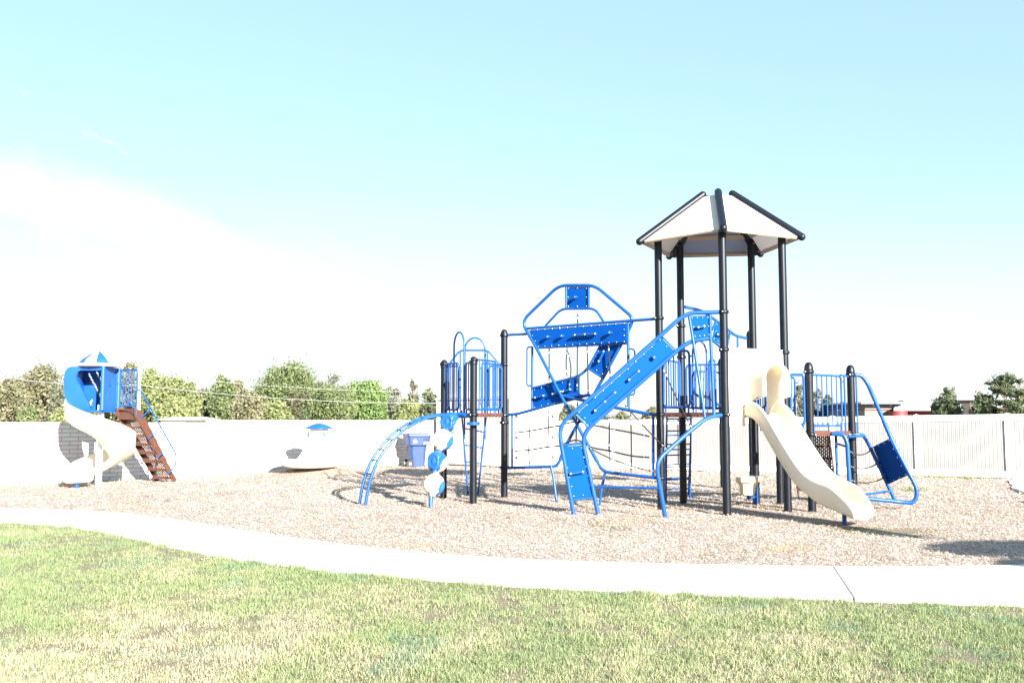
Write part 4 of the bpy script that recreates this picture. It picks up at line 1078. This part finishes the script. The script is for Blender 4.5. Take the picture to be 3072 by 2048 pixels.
rz = [(zs+.0), zs+.0, zs+.0, zs+.0]; rd1, rd2 = (ex[0]+ex[3])/2, (ex[1]+ex[2])/2
lo = [z3(p, zs-.01) for p in ex]; hi = [z3(rd1, zs+.22), z3(rd2, zs+.22)]
m.add(lo+hi, [(0, 1, 5, 4), (2, 3, 4, 5), (0, 4, 3), (1, 2, 5), (3, 2, 1, 0)]); m.slab([z3(p, zs-.08) for p in ex], V((0, 0, .06)))
m.build('roof', 'pale', SHD)
m = MB(); m.slab([z3(p, -.05) for p in ex], V((0, 0, .10))); m.build('base', 'rubber', SHD)
ff = (sC-sB).normalized(); fn_ = V((ff.y, -ff.x, 0)); fn_ = fn_ if fn_.y < 0 else -fn_; Lf = (sC-sB).length
for a, b in ((.12, .495), (.505, .90)):
    m = MB(); P, Q_ = sB.lerp(sC, a)+fn_*.03, sB.lerp(sC, b)+fn_*.03
    m.slab([z3(P, .12), z3(Q_, .12), z3(Q_, 1.98), z3(P, 1.98)], -fn_*.02); do = m.build('door', 'pale', SHD)
    for z in (.35, 1.0, 1.68):
        m = MB(); h = (P if a < .3 else Q_)+fn_*.004; e = ff*(.09 if a < .3 else -.09)
        m.slab([z3(h-e*.3, z-.05), z3(h+e*.1, z-.05), z3(h+e, z), z3(h+e*.1, z+.05), z3(h-e*.3, z+.05)], fn_*.008); m.build('hinge', 'rubber', do)
# wheeled bin
bc_ = KD(350, 830, 31.6); bc_.z = 0
BIN = thing('wheeled_bin', bc_, 'blue wheeled recycling bin with a hinged lid standing against the wall by the shed', 'bin')
fx = V((.93, .36, 0)); fy = V((-.36, .93, 0))
def Bp(x, y, z): return bc_+fx*x+fy*y+V((0, 0, z))
def rrect(w, d, z, r, k=4, ox=0, oy=0):
    out = []
    for cx, cy, a in ((w-r, -(d-r), -90), (w-r, d-r, 0), (-(w-r), d-r, 90), (-(w-r), -(d-r), 180)):
        for i in range(k+1):
            t = R_(a+90*i/k); out.append(Bp(ox+cx+r*math.cos(t), oy+cy+r*math.sin(t), z))
    return out
m = MB(); rings = [rrect(.24, .25, .02, .10), rrect(.285, .31, .70, .12), rrect(.30, .325, .72, .10), rrect(.36, .39, .73, .09), rrect(.38, .41, 1.0, .08), rrect(.40, .43, 1.01, .08), rrect(.40, .43, 1.05, .08)]
k = len(rings[0]); m.add([p for r in rings for p in r], [(i*k+j, i*k+(j+1) % k, (i+1)*k+(j+1) % k, (i+1)*k+j) for i in range(6) for j in range(k)], 0, False); m.add(rings[0], [tuple(range(k))[::-1]])
m.build('body', 'bin', BIN, bevel=.008)
m = MB(); r1, r2, r3 = rrect(.43, .46, 1.055, .08), rrect(.42, .45, 1.10, .08), rrect(.3, .33, 1.135, .12)
m.add(r1+r2+r3, [(i*k+j, i*k+(j+1) % k, (i+1)*k+(j+1) % k, (i+1)*k+j) for i in range(2) for j in range(k)]+[tuple(range(2*k, 3*k)), tuple(range(k))[::-1]], 0)
m.build('lid', 'bin', BIN)
for s_ in (-1, 1):
    m = MB(); c = Bp(-.30, -.30 if s_ < 0 else .30, .13); m.tube([c-fy*.035, c+fy*.035], .13, 18, 0); m.lathe(c-fy*.037, [(.001, 0), (.05, 0), (.05, .005)], 12, 1, fy); m.build('wheel', ['rubber', 'pale'], BIN)
m = MB(); e0 = Bp(-.16, -.413, .86)
for k3 in range(3):                 # three chasing arrows of the recycling mark
    a = R_(90+120*k3); b = R_(90+120*(k3+1)); R3_ = .075
    p, q = e0+fx*R3_*math.cos(a)+V((0, 0, R3_*math.sin(a))), e0+fx*R3_*math.cos(b)+V((0, 0, R3_*math.sin(b)))
    dd = (q-p).normalized(); pp = dd.cross(fy); p2, q2 = p.lerp(q, .18), p.lerp(q, .62); tip = p.lerp(q, .9)
    m.slab([p2-pp*.016, q2-pp*.016, q2-pp*.03, tip, q2+pp*.03, q2+pp*.016, p2+pp*.016], -fy*.004)
m.build('recycling_mark', 'white', BIN)
m = MB(); m.box(Bp(.21, -.414, .80), fx*.07, fy*.003, V((0, 0, .028))); m.build('sticker', 'white', BIN)
m = MB()
for i in range(5): m.box(Bp(.14+i*.045, -.413, .93), fx*.009, fy*.004, V((0, 0, .035)))
m.build('vent_ribs', 'rubber', BIN)
# white vinyl fence
FA, FB = K7.g(780, 882), KR.g(1660, 1212); FA.z = FB.z = 0; fd = (FB-FA).normalized(); fnn = V((fd.y, -fd.x, 0)); fnn = fnn if fnn.y < 0 else -fnn
FPl = (FA, fnn)
VF = thing('vinyl_fence', (FA+FB)/2, 'white vinyl privacy fence with pale beige board panels behind the play structure', 'fence')
tpx = [KR.pl(1645, 600, FPl), KR.pl(790, 612, FPl)]; 
sp_of = lambda P: (P-FA).dot(fd)
zt_of = lambda s: 1.55+(tpx[0].z-1.55)*s/sp_of(tpx[0])
s1f, s2f = sp_of(KR.pl(790, 900, FPl)), sp_of(KR.pl(1645, 900, FPl)); step_f = s2f-s1f
m_list = []; s = s2f+3*step_f; posts_s = []
while s > -5: posts_s.append(s); s -= step_f
mb_post = {}
M['beige'] = mat('beige_vinyl_board', (.232, .227, .219), .5, var=.10, vscale=2)
for i, s in enumerate(posts_s):
    p = FA+fd*s; zt = zt_of(s); m = MB()
    m.box(V((p.x, p.y, zt/2-.1)), fd*.067, fnn*.054, V((0, 0, zt/2+.075)))
    q = [V((p.x, p.y, zt-.024))+fd*a*.076+fnn*b*.063 for a, b in ((-1, -1), (1, -1), (1, 1), (-1, 1))]
    m.slab(q, V((0, 0, .025))); top = V((p.x, p.y, zt+.035)); m.add([v+V((0, 0, .025)) for v in q]+[top], [(0, 1, 4), (1, 2, 4), (2, 3, 4), (3, 0, 4)])
    m.build('post', 'white', VF)
for i in range(len(posts_s)-1):
    a, b = posts_s[i+1]+.067, posts_s[i]-.067; za, zb3 = zt_of(a), zt_of(b)
    P, Q_ = FA+fd*a, FA+fd*b
    for dz, hh in ((-.09, .085), (.12, .085)):
        m = MB(); h = (lambda z: z+dz) if dz < 0 else (lambda z: dz)
        vs = []
        for p, z in ((P, h(za)), (Q_, h(zb3))):
            for sgn, k2 in ((-1, -1), (1, -1), (1, 1), (-1, 1)): vs.append(V((p.x, p.y, z+hh*k2))+fnn*.04*sgn)
        m.add(vs, [(0, 1, 5, 4), (1, 2, 6, 5), (2, 3, 7, 6), (3, 0, 4, 7)]); m.build('rail', 'white', VF)
    m = MB(); nb = 21
    pts = []
    for k2 in range(nb):
        for t, off in ((.0, .004), (.09, .016), (.455, .016), (.50, .007), (.545, .016), (.91, .016)): pts.append(P.lerp(Q_, (k2+t)/nb)+fnn*off)
    pts.append(Q_)
    vs = [V((p.x, p.y, .2)) for p in pts]+[V((p.x, p.y, za+(zb3-za)*(p-P).length/(b-a)-.17)) for p in pts]; kk = len(pts)
    m.add(vs, [(j, j+1, kk+j+1, kk+j) for j in range(kk-1)]); m.build('board_panel', 'beige', VF)

# ================================================================== TREES
def tree(name, label, cx_px, top_px, base_w_px, Y, cols, n, clumps, leaf=.22, trunk=(), squash=1.0, low=0.12, parent_group='trees beyond the wall', seed=0, dense=1.0, bare=0, xy=None, dims=None, csz=(.24, .42), fillf=None):
    r = np.random.default_rng(seed+100); rnd = random.Random(seed+5)
    if xy is None:
        top = at(cx_px, top_px, Y); hgt = top.z; wid = base_w_px*Y/F*(1.18 if Y > 64 else 1.0); bx0, by0 = top.x, Y
    else: bx0, by0 = xy; wid, hgt = dims
    tr = thing(name, V((bx0, by0, 0)), label, 'tree', parent_group)
    m = MB(); tips = []
    th = hgt*rnd.uniform(.28, .38); rad = max(.10, hgt*.028)
    lean = V((rnd.uniform(-.12, .12), rnd.uniform(-.1, .1), 0))*hgt
    m.tube([V((bx0, by0, -.2)), V((bx0, by0, 0))+lean*.2+V((0, 0, th*.5)), V((bx0, by0, 0))+lean*.5+V((0, 0, th))], rad, 8, r1=rad*.72)
    fork = V((bx0, by0, 0))+lean*.5+V((0, 0, th))
    cl = []
    for k in range(clumps):
        for _ in range(30):
            x, y, z = r.uniform(-1, 1), r.uniform(-1, 1), r.uniform(low, 1)
            prof_ = math.sqrt(max(0, 1-((z-.52)/.52)**2))*(1 if z > .5 else .92)
            if x*x+y*y < prof_*prof_: break
        sz = r.uniform(*csz)*(1-.25*z)
        p = np.array([bx0+x*wid*.5*(1-sz*.55), by0+y*wid*.45*(1-sz*.5), hgt*(.02+z*(1-sz*.28))])
        rx = wid*.5*sz*1.25; rz = min(rx*squash, hgt*.22); p[2] = min(p[2], hgt-rz*.8); cl.append((p, rx, rz))
    cl.append((np.array([bx0+r.uniform(-.1, .1)*wid, by0, hgt*.985-hgt*.09]), wid*.16, hgt*.10))
    for (p, rx, rz) in cl[:14]:
        e = V(p); mid = fork.lerp(e, .5)+V((rnd.uniform(-.3, .3), rnd.uniform(-.3, .3), -.1*hgt*rnd.random()))
        m.tube(crom([fork, mid, e], 4), rad*.42, 6, r1=rad*.08)
        for q in range(2+bare*3):
            d = V((rnd.gauss(0, 1), rnd.gauss(0, 1), rnd.uniform(.1, 1.2))).normalized()*rx*(1.1+bare*.4)
            m.tube([mid.lerp(e, .5), e+d*.6+V((0, 0, .1)), e+d], rad*.14, 4, r1=rad*.03)
    m.build('trunk', 'bark', tr)
    wts = np.array([c[1]**2*c[2]**.5 for c in cl]); wts /= wts.sum(); which = r.choice(len(cl), n, p=wts)
    P_ = np.array([c[0] for c in cl])[which]; RX = np.array([c[1] for c in cl])[which]; RZ = np.array([c[2] for c in cl])[which]
    d = r.normal(size=(n, 3)); d /= np.linalg.norm(d, axis=1, keepdims=True); rr = r.random(n)**(.42)*(1+.85*r.random(n)*(r.random(n) < .30))
    ctr = P_+d*np.stack([RX, RX, RZ], 1)*rr[:, None]
    fill = r.random(n) < (fillf if fillf is not None else (.26 if not bare else .10))     # foliage between the clumps, through the whole crown
    zl = low*.8; u = r.normal(size=(n, 3)); u /= np.linalg.norm(u, axis=1, keepdims=True); u *= (r.random(n)**(1/2.4))[:, None]
    u *= (1+.12*np.sin(u[:, 0]*9+seed)*np.sin(u[:, 2]*7+seed*2))[:, None]
    glob = np.stack([bx0+u[:, 0]*wid*.47, by0+u[:, 1]*wid*.42, hgt*(zl+(1-zl)*(.48+.47*u[:, 2]))], 1)
    ctr = np.where(fill[:, None], glob, ctr)
    ctr[:, 2] = np.maximum(ctr[:, 2], .15)
    nrm = r.normal(size=(n, 3))*.9+d*.7+np.array([0, 0, .5]); nrm /= np.linalg.norm(nrm, axis=1, keepdims=True)
    t1 = np.cross(nrm, r.normal(size=(n, 3))); t1 /= np.linalg.norm(t1, axis=1, keepdims=True); t2 = np.cross(nrm, t1)
    s_ = leaf*r.uniform(.6, 1.35, n)[:, None]
    vs = np.stack([ctr-t1*s_*.5, ctr+t2*s_*.32, ctr+t1*s_*.5, ctr-t2*s_*.32], 1).reshape(-1, 3)
    cols = np.array(cols); cbase = cols[r.integers(0, len(cols), len(cl))][which]; cmix = cols[r.integers(0, len(cols), n)]
    cc = (cbase*.6+cmix*.4)*r.uniform(.72, 1.25, (n, 1))*1.68+.016
    o = npmesh('crown', vs-np.array([bx0, by0, 0]), np.arange(n*4).reshape(-1, 4), M['leaf'], np.repeat(cc, 4, 0)); o.parent = tr
    return tr
OLV = [(.135, .13, .07), (.12, .118, .066), (.155, .145, .082)]
GRN = [(.105, .13, .052), (.092, .115, .048), (.125, .148, .06)]
YEL = [(.15, .17, .065), (.13, .15, .06), (.165, .178, .075)]
DRK = [(.082, .098, .05), (.075, .09, .048), (.095, .108, .056)]
GRY = [(.10, .11, .07), (.085, .095, .06), (.13, .13, .09)]
TB = lambda x, y: KT.px(x, y); TU = lambda x, y: KU.px(x, y); TR = lambda x, y: KR.px(x, y); T7 = lambda x, y: K7.px(x, y); TKB = lambda x, y: KB.px(x, y)
spec = [  # (measuring frame, x, top y, width in that frame, scale, depth, palette, leaves, clumps, label, options)
 (TB, 40, 290, 230, 2.138, 74, OLV, 5200, 16, 'leaning olive green tree at the far left end of the tree line', dict(low=.38, bare=1)),
 (TB, 275, 208, 290, 2.138, 82, OLV, 8500, 20, 'broad olive green tree with a gnarled trunk left of the spiral slide tower', dict(low=.34, bare=1)),
 (TB, 385, 340, 120, 2.138, 70, GRY, 2600, 10, 'greyish small tree half hidden behind the left side of the spiral slide', dict()),
 (TB, 385, 480, 110, 2.138, 66, YEL, 1800, 8, 'bright yellow green bush above the wall left of the spiral slide', dict(low=.0)),
 (TB, 190, 470, 130, 2.138, 68, GRN, 1600, 8, 'low green bush over the wall beneath the broad olive tree', dict(low=.0)),
 (TB, 830, 178, 210, 2.138, 90, OLV, 5200, 14, 'tall sparse olive tree rising behind the tent topped tower', dict(bare=1)),
 (TB, 960, 225, 190, 2.138, 84, YEL, 5600, 14, 'bright green tree right beside the tall pale utility pole', dict()),
 (TB, 1120, 280, 270, 2.138, 80, YEL, 7600, 18, 'wide yellow green tree right of the spiral slide handrail', dict()),
 (TB, 1150, 420, 260, 2.138, 70, YEL, 4200, 14, 'low yellow green shrub mass in front of the wide yellow green tree', dict(low=.05)),
 (TB, 1300, 345, 110, 2.138, 86, GRY, 1500, 9, 'thin half bare tree with a twisted pale trunk', dict(bare=2, low=.3)),
 (TB, 1425, 262, 150, 2.138, 84, GRN, 4600, 14, 'narrow pointed green tree right of the half bare tree', dict(squash=1.4)),
 (TB, 1530, 290, 140, 2.138, 92, OLV, 3000, 10, 'slim olive tree behind the narrow pointed tree', dict(bare=1)),
 (TB, 1620, 375, 210, 2.138, 74, OLV, 4800, 14, 'rounded olive shrub tree left of the biggest green tree', dict(low=.05)),
 (TB, 1840, 182, 400, 2.138, 96, GRN, 14000, 26, 'biggest broad green tree standing highest of the tree line', dict()),
 (TB, 1790, 430, 170, 2.138, 70, YEL, 2800, 10, 'yellow green young tree in front of the biggest green tree', dict(low=.05)),
 (TB, 1910, 370, 190, 2.138, 80, [(.075, .075, .035), (.06, .06, .03), (.09, .08, .045)], 4600, 14, 'dark brownish green tree beside the dense round tree', dict(low=.05)),
 (TB, 2110, 345, 300, 2.138, 72, GRN, 12000, 24, 'dense round dark green tree behind the blue saucer spinner', dict(low=.0, leaf=.18)),
 (TB, 2130, 240, 220, 2.138, 100, GRY, 2600, 12, 'thin grey half bare treetop behind the dense round tree', dict(bare=2)),
 (TU, 1330, -20, 420, 3.36, 82, [(.10, .155, .045), (.085, .135, .04), (.13, .18, .06)], 12000, 24, 'large light green tree left of the arch climber', dict(low=.0)),
 (TU, 1620, 40, 210, 3.36, 92, GRY, 2400, 12, 'thin grey green tree right of the large light green tree', dict(bare=1)),
 (TU, 1760, 175, 230, 3.36, 76, YEL, 3600, 12, 'small pale green bushy tree above the blue arch climber', dict(low=.05)),
 (TU, 1815, -45, 110, 3.36, 96, GRY, 900, 7, 'spindly bare topped tree rising above the bushy trees', dict(bare=2, low=.4)),
 (TU, 1990, 55, 230, 3.36, 80, DRK, 5600, 14, 'dark grey green tree beside the storage shed', dict(low=.02, bare=1)),
 (T7, 720, 225, 190, 3.485, 78, DRK, 4200, 12, 'dark green tree seen through the climbing frame', dict(low=.05)),
 (T7, 650, 310, 110, 3.485, 70, OLV, 1500, 8, 'small olive bush at the left foot of the dark tree behind the climbing frame', dict(low=.0)),
 (T7, 1270, 290, 200, 3.485, 84, OLV, 2400, 10, 'pale olive bush over the fence behind the diagonal climbing wall', dict(low=.0)),
 (T7, 1585, 245, 190, 3.485, 90, OLV, 2600, 10, 'olive green tree over the fence left of the tall tower posts', dict(low=.0)),
 (TKB, 400, 640, 190, 6.272, 72, GRY, 2200, 10, 'grey green tree glimpsed behind the short barrier beside the slide hood', dict(low=.0)),
 (TKB, 760, 720, 240, 6.272, 78, GRY, 2000, 10, 'pale thin tree seen through the right hand barrier', dict(low=.0, bare=1)),
 (TKB, 980, 840, 260, 6.272, 74, DRK, 2800, 10, 'dark green tree seen through the right hand barrier bars', dict(low=.0)),
 (TKB, 1260, 1080, 120, 6.272, 70, DRK, 1000, 7, 'small dark bush left of the right hand capped post', dict(low=.0)),
 (TKB, 1490, 1010, 170, 6.272, 76, GRN, 1500, 8, 'small green bush between the capped post and the school building', dict(low=.0)),
 *[(TB, x_, y_, w_, 2.138, 98+(q_*7) % 13, [OLV, GRN, YEL][q_ % 3], 2600, 12, 'pale understorey bush filling the tree line low behind the white wall', dict(low=.0)) for q_, (x_, y_, w_) in enumerate(((60, 455, 230), (480, 440, 240), (690, 425, 260), (900, 430, 240), (1250, 440, 220), (1400, 430, 230), (1560, 420, 260), (1720, 400, 240), (2010, 410, 240), (2290, 415, 240), (2440, 400, 260), (2640, 420, 260)))],
 (TR, 1065, 368, 290, 3.1364, 52, [(.055, .075, .035), (.045, .065, .03), (.075, .09, .045)], 5200, 14, 'dark rounded tree in front of the school building roof', dict(low=.08, bare=1, leaf=.19)),
 (TR, 1640, 228, 520, 3.1364, 50, [(.06, .08, .035), (.05, .07, .03), (.085, .10, .05)], 5200, 26, 'large spreading tree with open branches at the far right of the fence', dict(low=.34, bare=2, leaf=.15, squash=.50, csz=(.13, .25), fillf=.02)),
 (TR, 1400, 400, 260, 3.1364, 54, DRK, 4200, 12, 'dense dark lower tree left of the large spreading tree', dict(low=.02, leaf=.18)),
]
for i, (fr_, x, ty, wpx, s_, Y, pal, nl, ncl, lab, opt) in enumerate(spec):
    nl = int(nl*1.7); ncl = int(ncl*1.35)
    px, py = fr_(x, ty); grp = 'understorey bushes beyond the wall' if 'understorey' in lab else 'trees beyond the wall' if i < 23 else 'trees beyond the fence'
    opt = dict(opt); opt.setdefault('leaf', .25)
    tree('tree', lab, px, py, wpx/s_, Y, pal, nl, ncl, seed=i, parent_group=grp, **opt)

# the tree whose shade falls on the mulch at the right edge: it stands outside the picture, nearer the sun
def shade_tree():
    cot = 1/math.tan(R_(SUN_EL)); r = np.random.default_rng(77)
    def over(g, h): return np.array([g.x+AZ.x*cot*h, g.y+AZ.y*cot*h, h])
    tgt = [(K0.g(2315, 1266), 3.6, (1.0, .75, .14)), (K0.g(2430, 1264), 3.7, (1.2, .9, .18)), (K0.g(2375, 1297), 3.2, (.5, .3, .05)), (K0.g(2050, 1227), 3.9, (.22, .3, .14)), (K0.g(1985, 1216), 4.0, (.2, .3, .14))]
    base = over(K0.g(2400, 1270), 3.5); t = thing('tree', V((base[0]+.6, base[1], 0)), 'small spreading tree just outside the right edge of the lawn', 'tree', 'trees on the lawn side')
    m = MB(); f = V((base[0]+.6, base[1], 1.9)); m.tube([f-V((0, 0, 2)), f], .11, 8, r1=.08); P_ = []
    for g_, h, rad in tgt:
        c = over(g_, h); m.tube([f, V(c)-V((0, 0, .1)), V(c)], .04, 6, r1=.012)
        n = int(1900*max(.35, rad[0]*rad[1])); d = r.normal(size=(n, 3)); d /= np.linalg.norm(d, axis=1, keepdims=True); P_.append(c+d*np.array(rad)*(r.random(n)**.4)[:, None])
    m.build('trunk', 'bark', t); C_ = np.concatenate(P_); n = len(C_)
    nrm = r.normal(size=(n, 3))+np.array([0, 0, .4]); nrm /= np.linalg.norm(nrm, axis=1, keepdims=True); t1 = np.cross(nrm, r.normal(size=(n, 3))); t1 /= np.linalg.norm(t1, axis=1, keepdims=True); t2 = np.cross(nrm, t1); s_ = r.uniform(.09, .17, n)[:, None]
    vs = np.stack([C_-t1*s_*.5, C_+t2*s_*.3, C_+t1*s_*.5, C_-t2*s_*.3], 1).reshape(-1, 3)-np.array(t.location)
    o = npmesh('crown', vs, np.arange(n*4).reshape(-1, 4), M['leaf'], np.repeat(np.array([[.05, .07, .03]])*r.uniform(.7, 1.3, (n, 1)), 4, 0)); o.parent = t
shade_tree()

# ================================================================== FAR BUILDINGS, POLE, LINES
SY = 66.0; kr = lambda x, y, Y=SY: KR(x, y, Y)
SCH = thing('school_building', V((kr(900, 600).x, SY, 0)), 'low brick and grey building with a pale metal roof and red trim beyond the fence', 'building')
def front(m, x0, y0, x1, y1, Y, th=.3, mi=0, z_low=None):
    a, b = kr(x0, y1, Y), kr(x1, y0, Y); z0 = a.z if z_low is None else z_low
    q = [V((a.x, Y, z0)), V((b.x, Y, z0)), V((b.x, Y, b.z)), V((a.x, Y, b.z))]; m.slab(q, V((0, th, 0)), mi, 1)
def boxpart(name, x0, y0, x1, y1, Y, depth, mt, z_low=None): m = MB(); front(m, x0, y0, x1, y1, Y, depth, 0, z_low); return m.build(name, mt, SCH)
boxpart('wall', 298, 505, 640, 556, SY, 9, 'grey_wall'); boxpart('wall', 298, 562, 590, 640, SY, 9, 'red_brick', 0)
boxpart('trim', 296, 555, 600, 563, SY-.1, .4, 'red'); boxpart('fascia', 262, 486, 690, 503, SY-.7, 11, 'fascia')
for x in (378, 540): boxpart('vent', x-10, 516, x+10, 530, SY-.05, .1, 'pale')
m = MB(); a, b, c, d = kr(572, 556, SY-1), kr(1215, 560, SY-1), kr(1190, 448, SY+9), kr(740, 455, SY+9)
m.slab([a, b, c, d], V((0, 0, .12))); ro = m.build('roof', 'fascia', SCH)
m = MB()
for k in range(1, 18): m.slab([a.lerp(b, k/18)+V((-.03, 0, .12)), a.lerp(b, k/18)+V((.03, 0, .12)), d.lerp(c, k/18)+V((.03, 0, .12)), d.lerp(c, k/18)+V((-.03, 0, .12))], V((0, 0, .05)))
m.build('roof_seams', 'pale', ro)
boxpart('eave', 570, 553, 1215, 568, SY-1.1, .1, 'fascia')
boxpart('wall', 600, 568, 1205, 640, SY+1.5, 6, 'red', 0)
m = MB(); p = kr(608, 600, SY-.6); m.tube([V((p.x, p.y, 0)), V((p.x, p.y, kr(608, 572, SY).z))], .62, 20); m.build('tank', 'red', SCH)
boxpart('wall', 1180, 468, 1900, 548, SY+2, 9, 'grey_wall'); boxpart('wall', 1180, 556, 1900, 640, SY+2, 9, 'red_brick', 0)
boxpart('trim', 1180, 546, 1900, 557, SY+1.9, .3, 'red')
boxpart('fascia', 1150, 452, 1920, 466, SY+1.3, 10, 'fascia')
for (x0, y0, x1, y1) in ((1205, 500, 1285, 600), (1690, 490, 1775, 523)):
    f = boxpart('window', x0-5, y0-4, x1+5, y1+4, SY+1.9, .12, 'red'); m = MB()
    nx_ = 3
    for k in range(nx_):
        w_ = (x1-x0)/nx_; front(m, x0+w_*k+2, y0, x0+w_*(k+1)-2, y1, SY+1.86, .05)
    m.build('pane', 'glass', f)
for x in (505, 660):
    m = MB(); p = kr(x, 482, SY+4); m.tube([p-V((0, 0, .5)), p], .12, 10); m.build('roof_vent', 'pale', SCH)
# small houses behind the wall
def house(Kx, x0, x1, ye, yr, Y, dpt, wallm, roofm, label):
    a, b = Kx(x0, ye, Y), Kx(x1, ye, Y); rz_ = Kx((x0+x1)/2, yr, Y+dpt/2).z; h = thing('house', V(((a.x+b.x)/2, Y+dpt/2, 0)), label, 'house', 'houses behind the trees')
    m = MB(); m.slab([V((a.x, Y, 0)), V((b.x, Y, 0)), V((b.x, Y, a.z)), V((a.x, Y, a.z))], V((0, dpt, 0))); m.build('wall', wallm, h)
    m = MB(); e = .4; P = [V((a.x-e, Y-e, a.z)), V((b.x+e, Y-e, a.z)), V((b.x+e, Y+dpt+e, a.z)), V((a.x-e, Y+dpt+e, a.z)), V((a.x-e, Y+dpt/2, rz_)), V((b.x+e, Y+dpt/2, rz_))]
    m.add(P, [(0, 1, 5, 4), (2, 3, 4, 5), (0, 4, 3), (1, 2, 5), (3, 2, 1, 0)]); m.build('roof', roofm, h)
    for t in (.25, .7):
        m = MB(); x = a.x+(b.x-a.x)*t; m.slab([V((x-.5, Y-.03, a.z-1.3)), V((x+.5, Y-.03, a.z-1.3)), V((x+.5, Y-.03, a.z-.4)), V((x-.5, Y-.03, a.z-.4))], V((0, .02, 0))); m.build('window', 'glass', h)
house(KT, 905, 1010, 492, 448, 104, 8, 'siding', 'shingle', 'house with a grey shingle roof half hidden by trees beside the utility pole')
house(KT, 1035, 1190, 553, 536, 62, 6, 'siding', 'siding', 'low white house behind the wall right of the stairs')
house(K7, 1150, 1330, 352, 322, 110, 8, 'siding', 'shingle', 'distant house roof behind the pale olive bush')
# utility pole and overhead lines
UY = 60.0; UPp = KT(893, 225, UY); UP = thing('utility_pole', V((UPp.x, UY, 0)), 'tall pale wooden utility pole behind the spiral slide tower', 'utility pole')
m = MB(); m.tube([V((UPp.x, UY, -.2)), V((UPp.x, UY, UPp.z))], .16, 12, r1=.13); m.build('pole', 'wood', UP)
m = MB(); m.lathe((UPp.x, UY, UPp.z), [(.135, -.03), (.14, .0), (.06, .05), (.001, .06)], 10); m.build('pole_cap', 'pale', UP)
def line(label, a, b, Ya, Yb, r=.022, ext=0.0):
    p, q = KT(*a, Ya), KT(*b, Yb); m = MB(); m.tube(sag(p, q, .35, 16), r, 5)
    tag(m.build('power_line', 'cable', None, (p+q)/2), label, 'power line', 'overhead power lines')
line('lower thick overhead wire running right from the utility pole across the trees', (893, 330), (2900, 445), UY, 62, 0.013)
line('upper thin overhead wire crossing the top of the biggest green tree', (893, 255), (2900, 372), UY, 66, 0.009)
line('overhead wire running left from the utility pole behind the tent topped tower', (893, 330), (-260, 225), UY, 52, 0.013)
line('topmost faint overhead wires above the biggest green tree', (1690, 190), (2900, 270), 70, 70, .008)
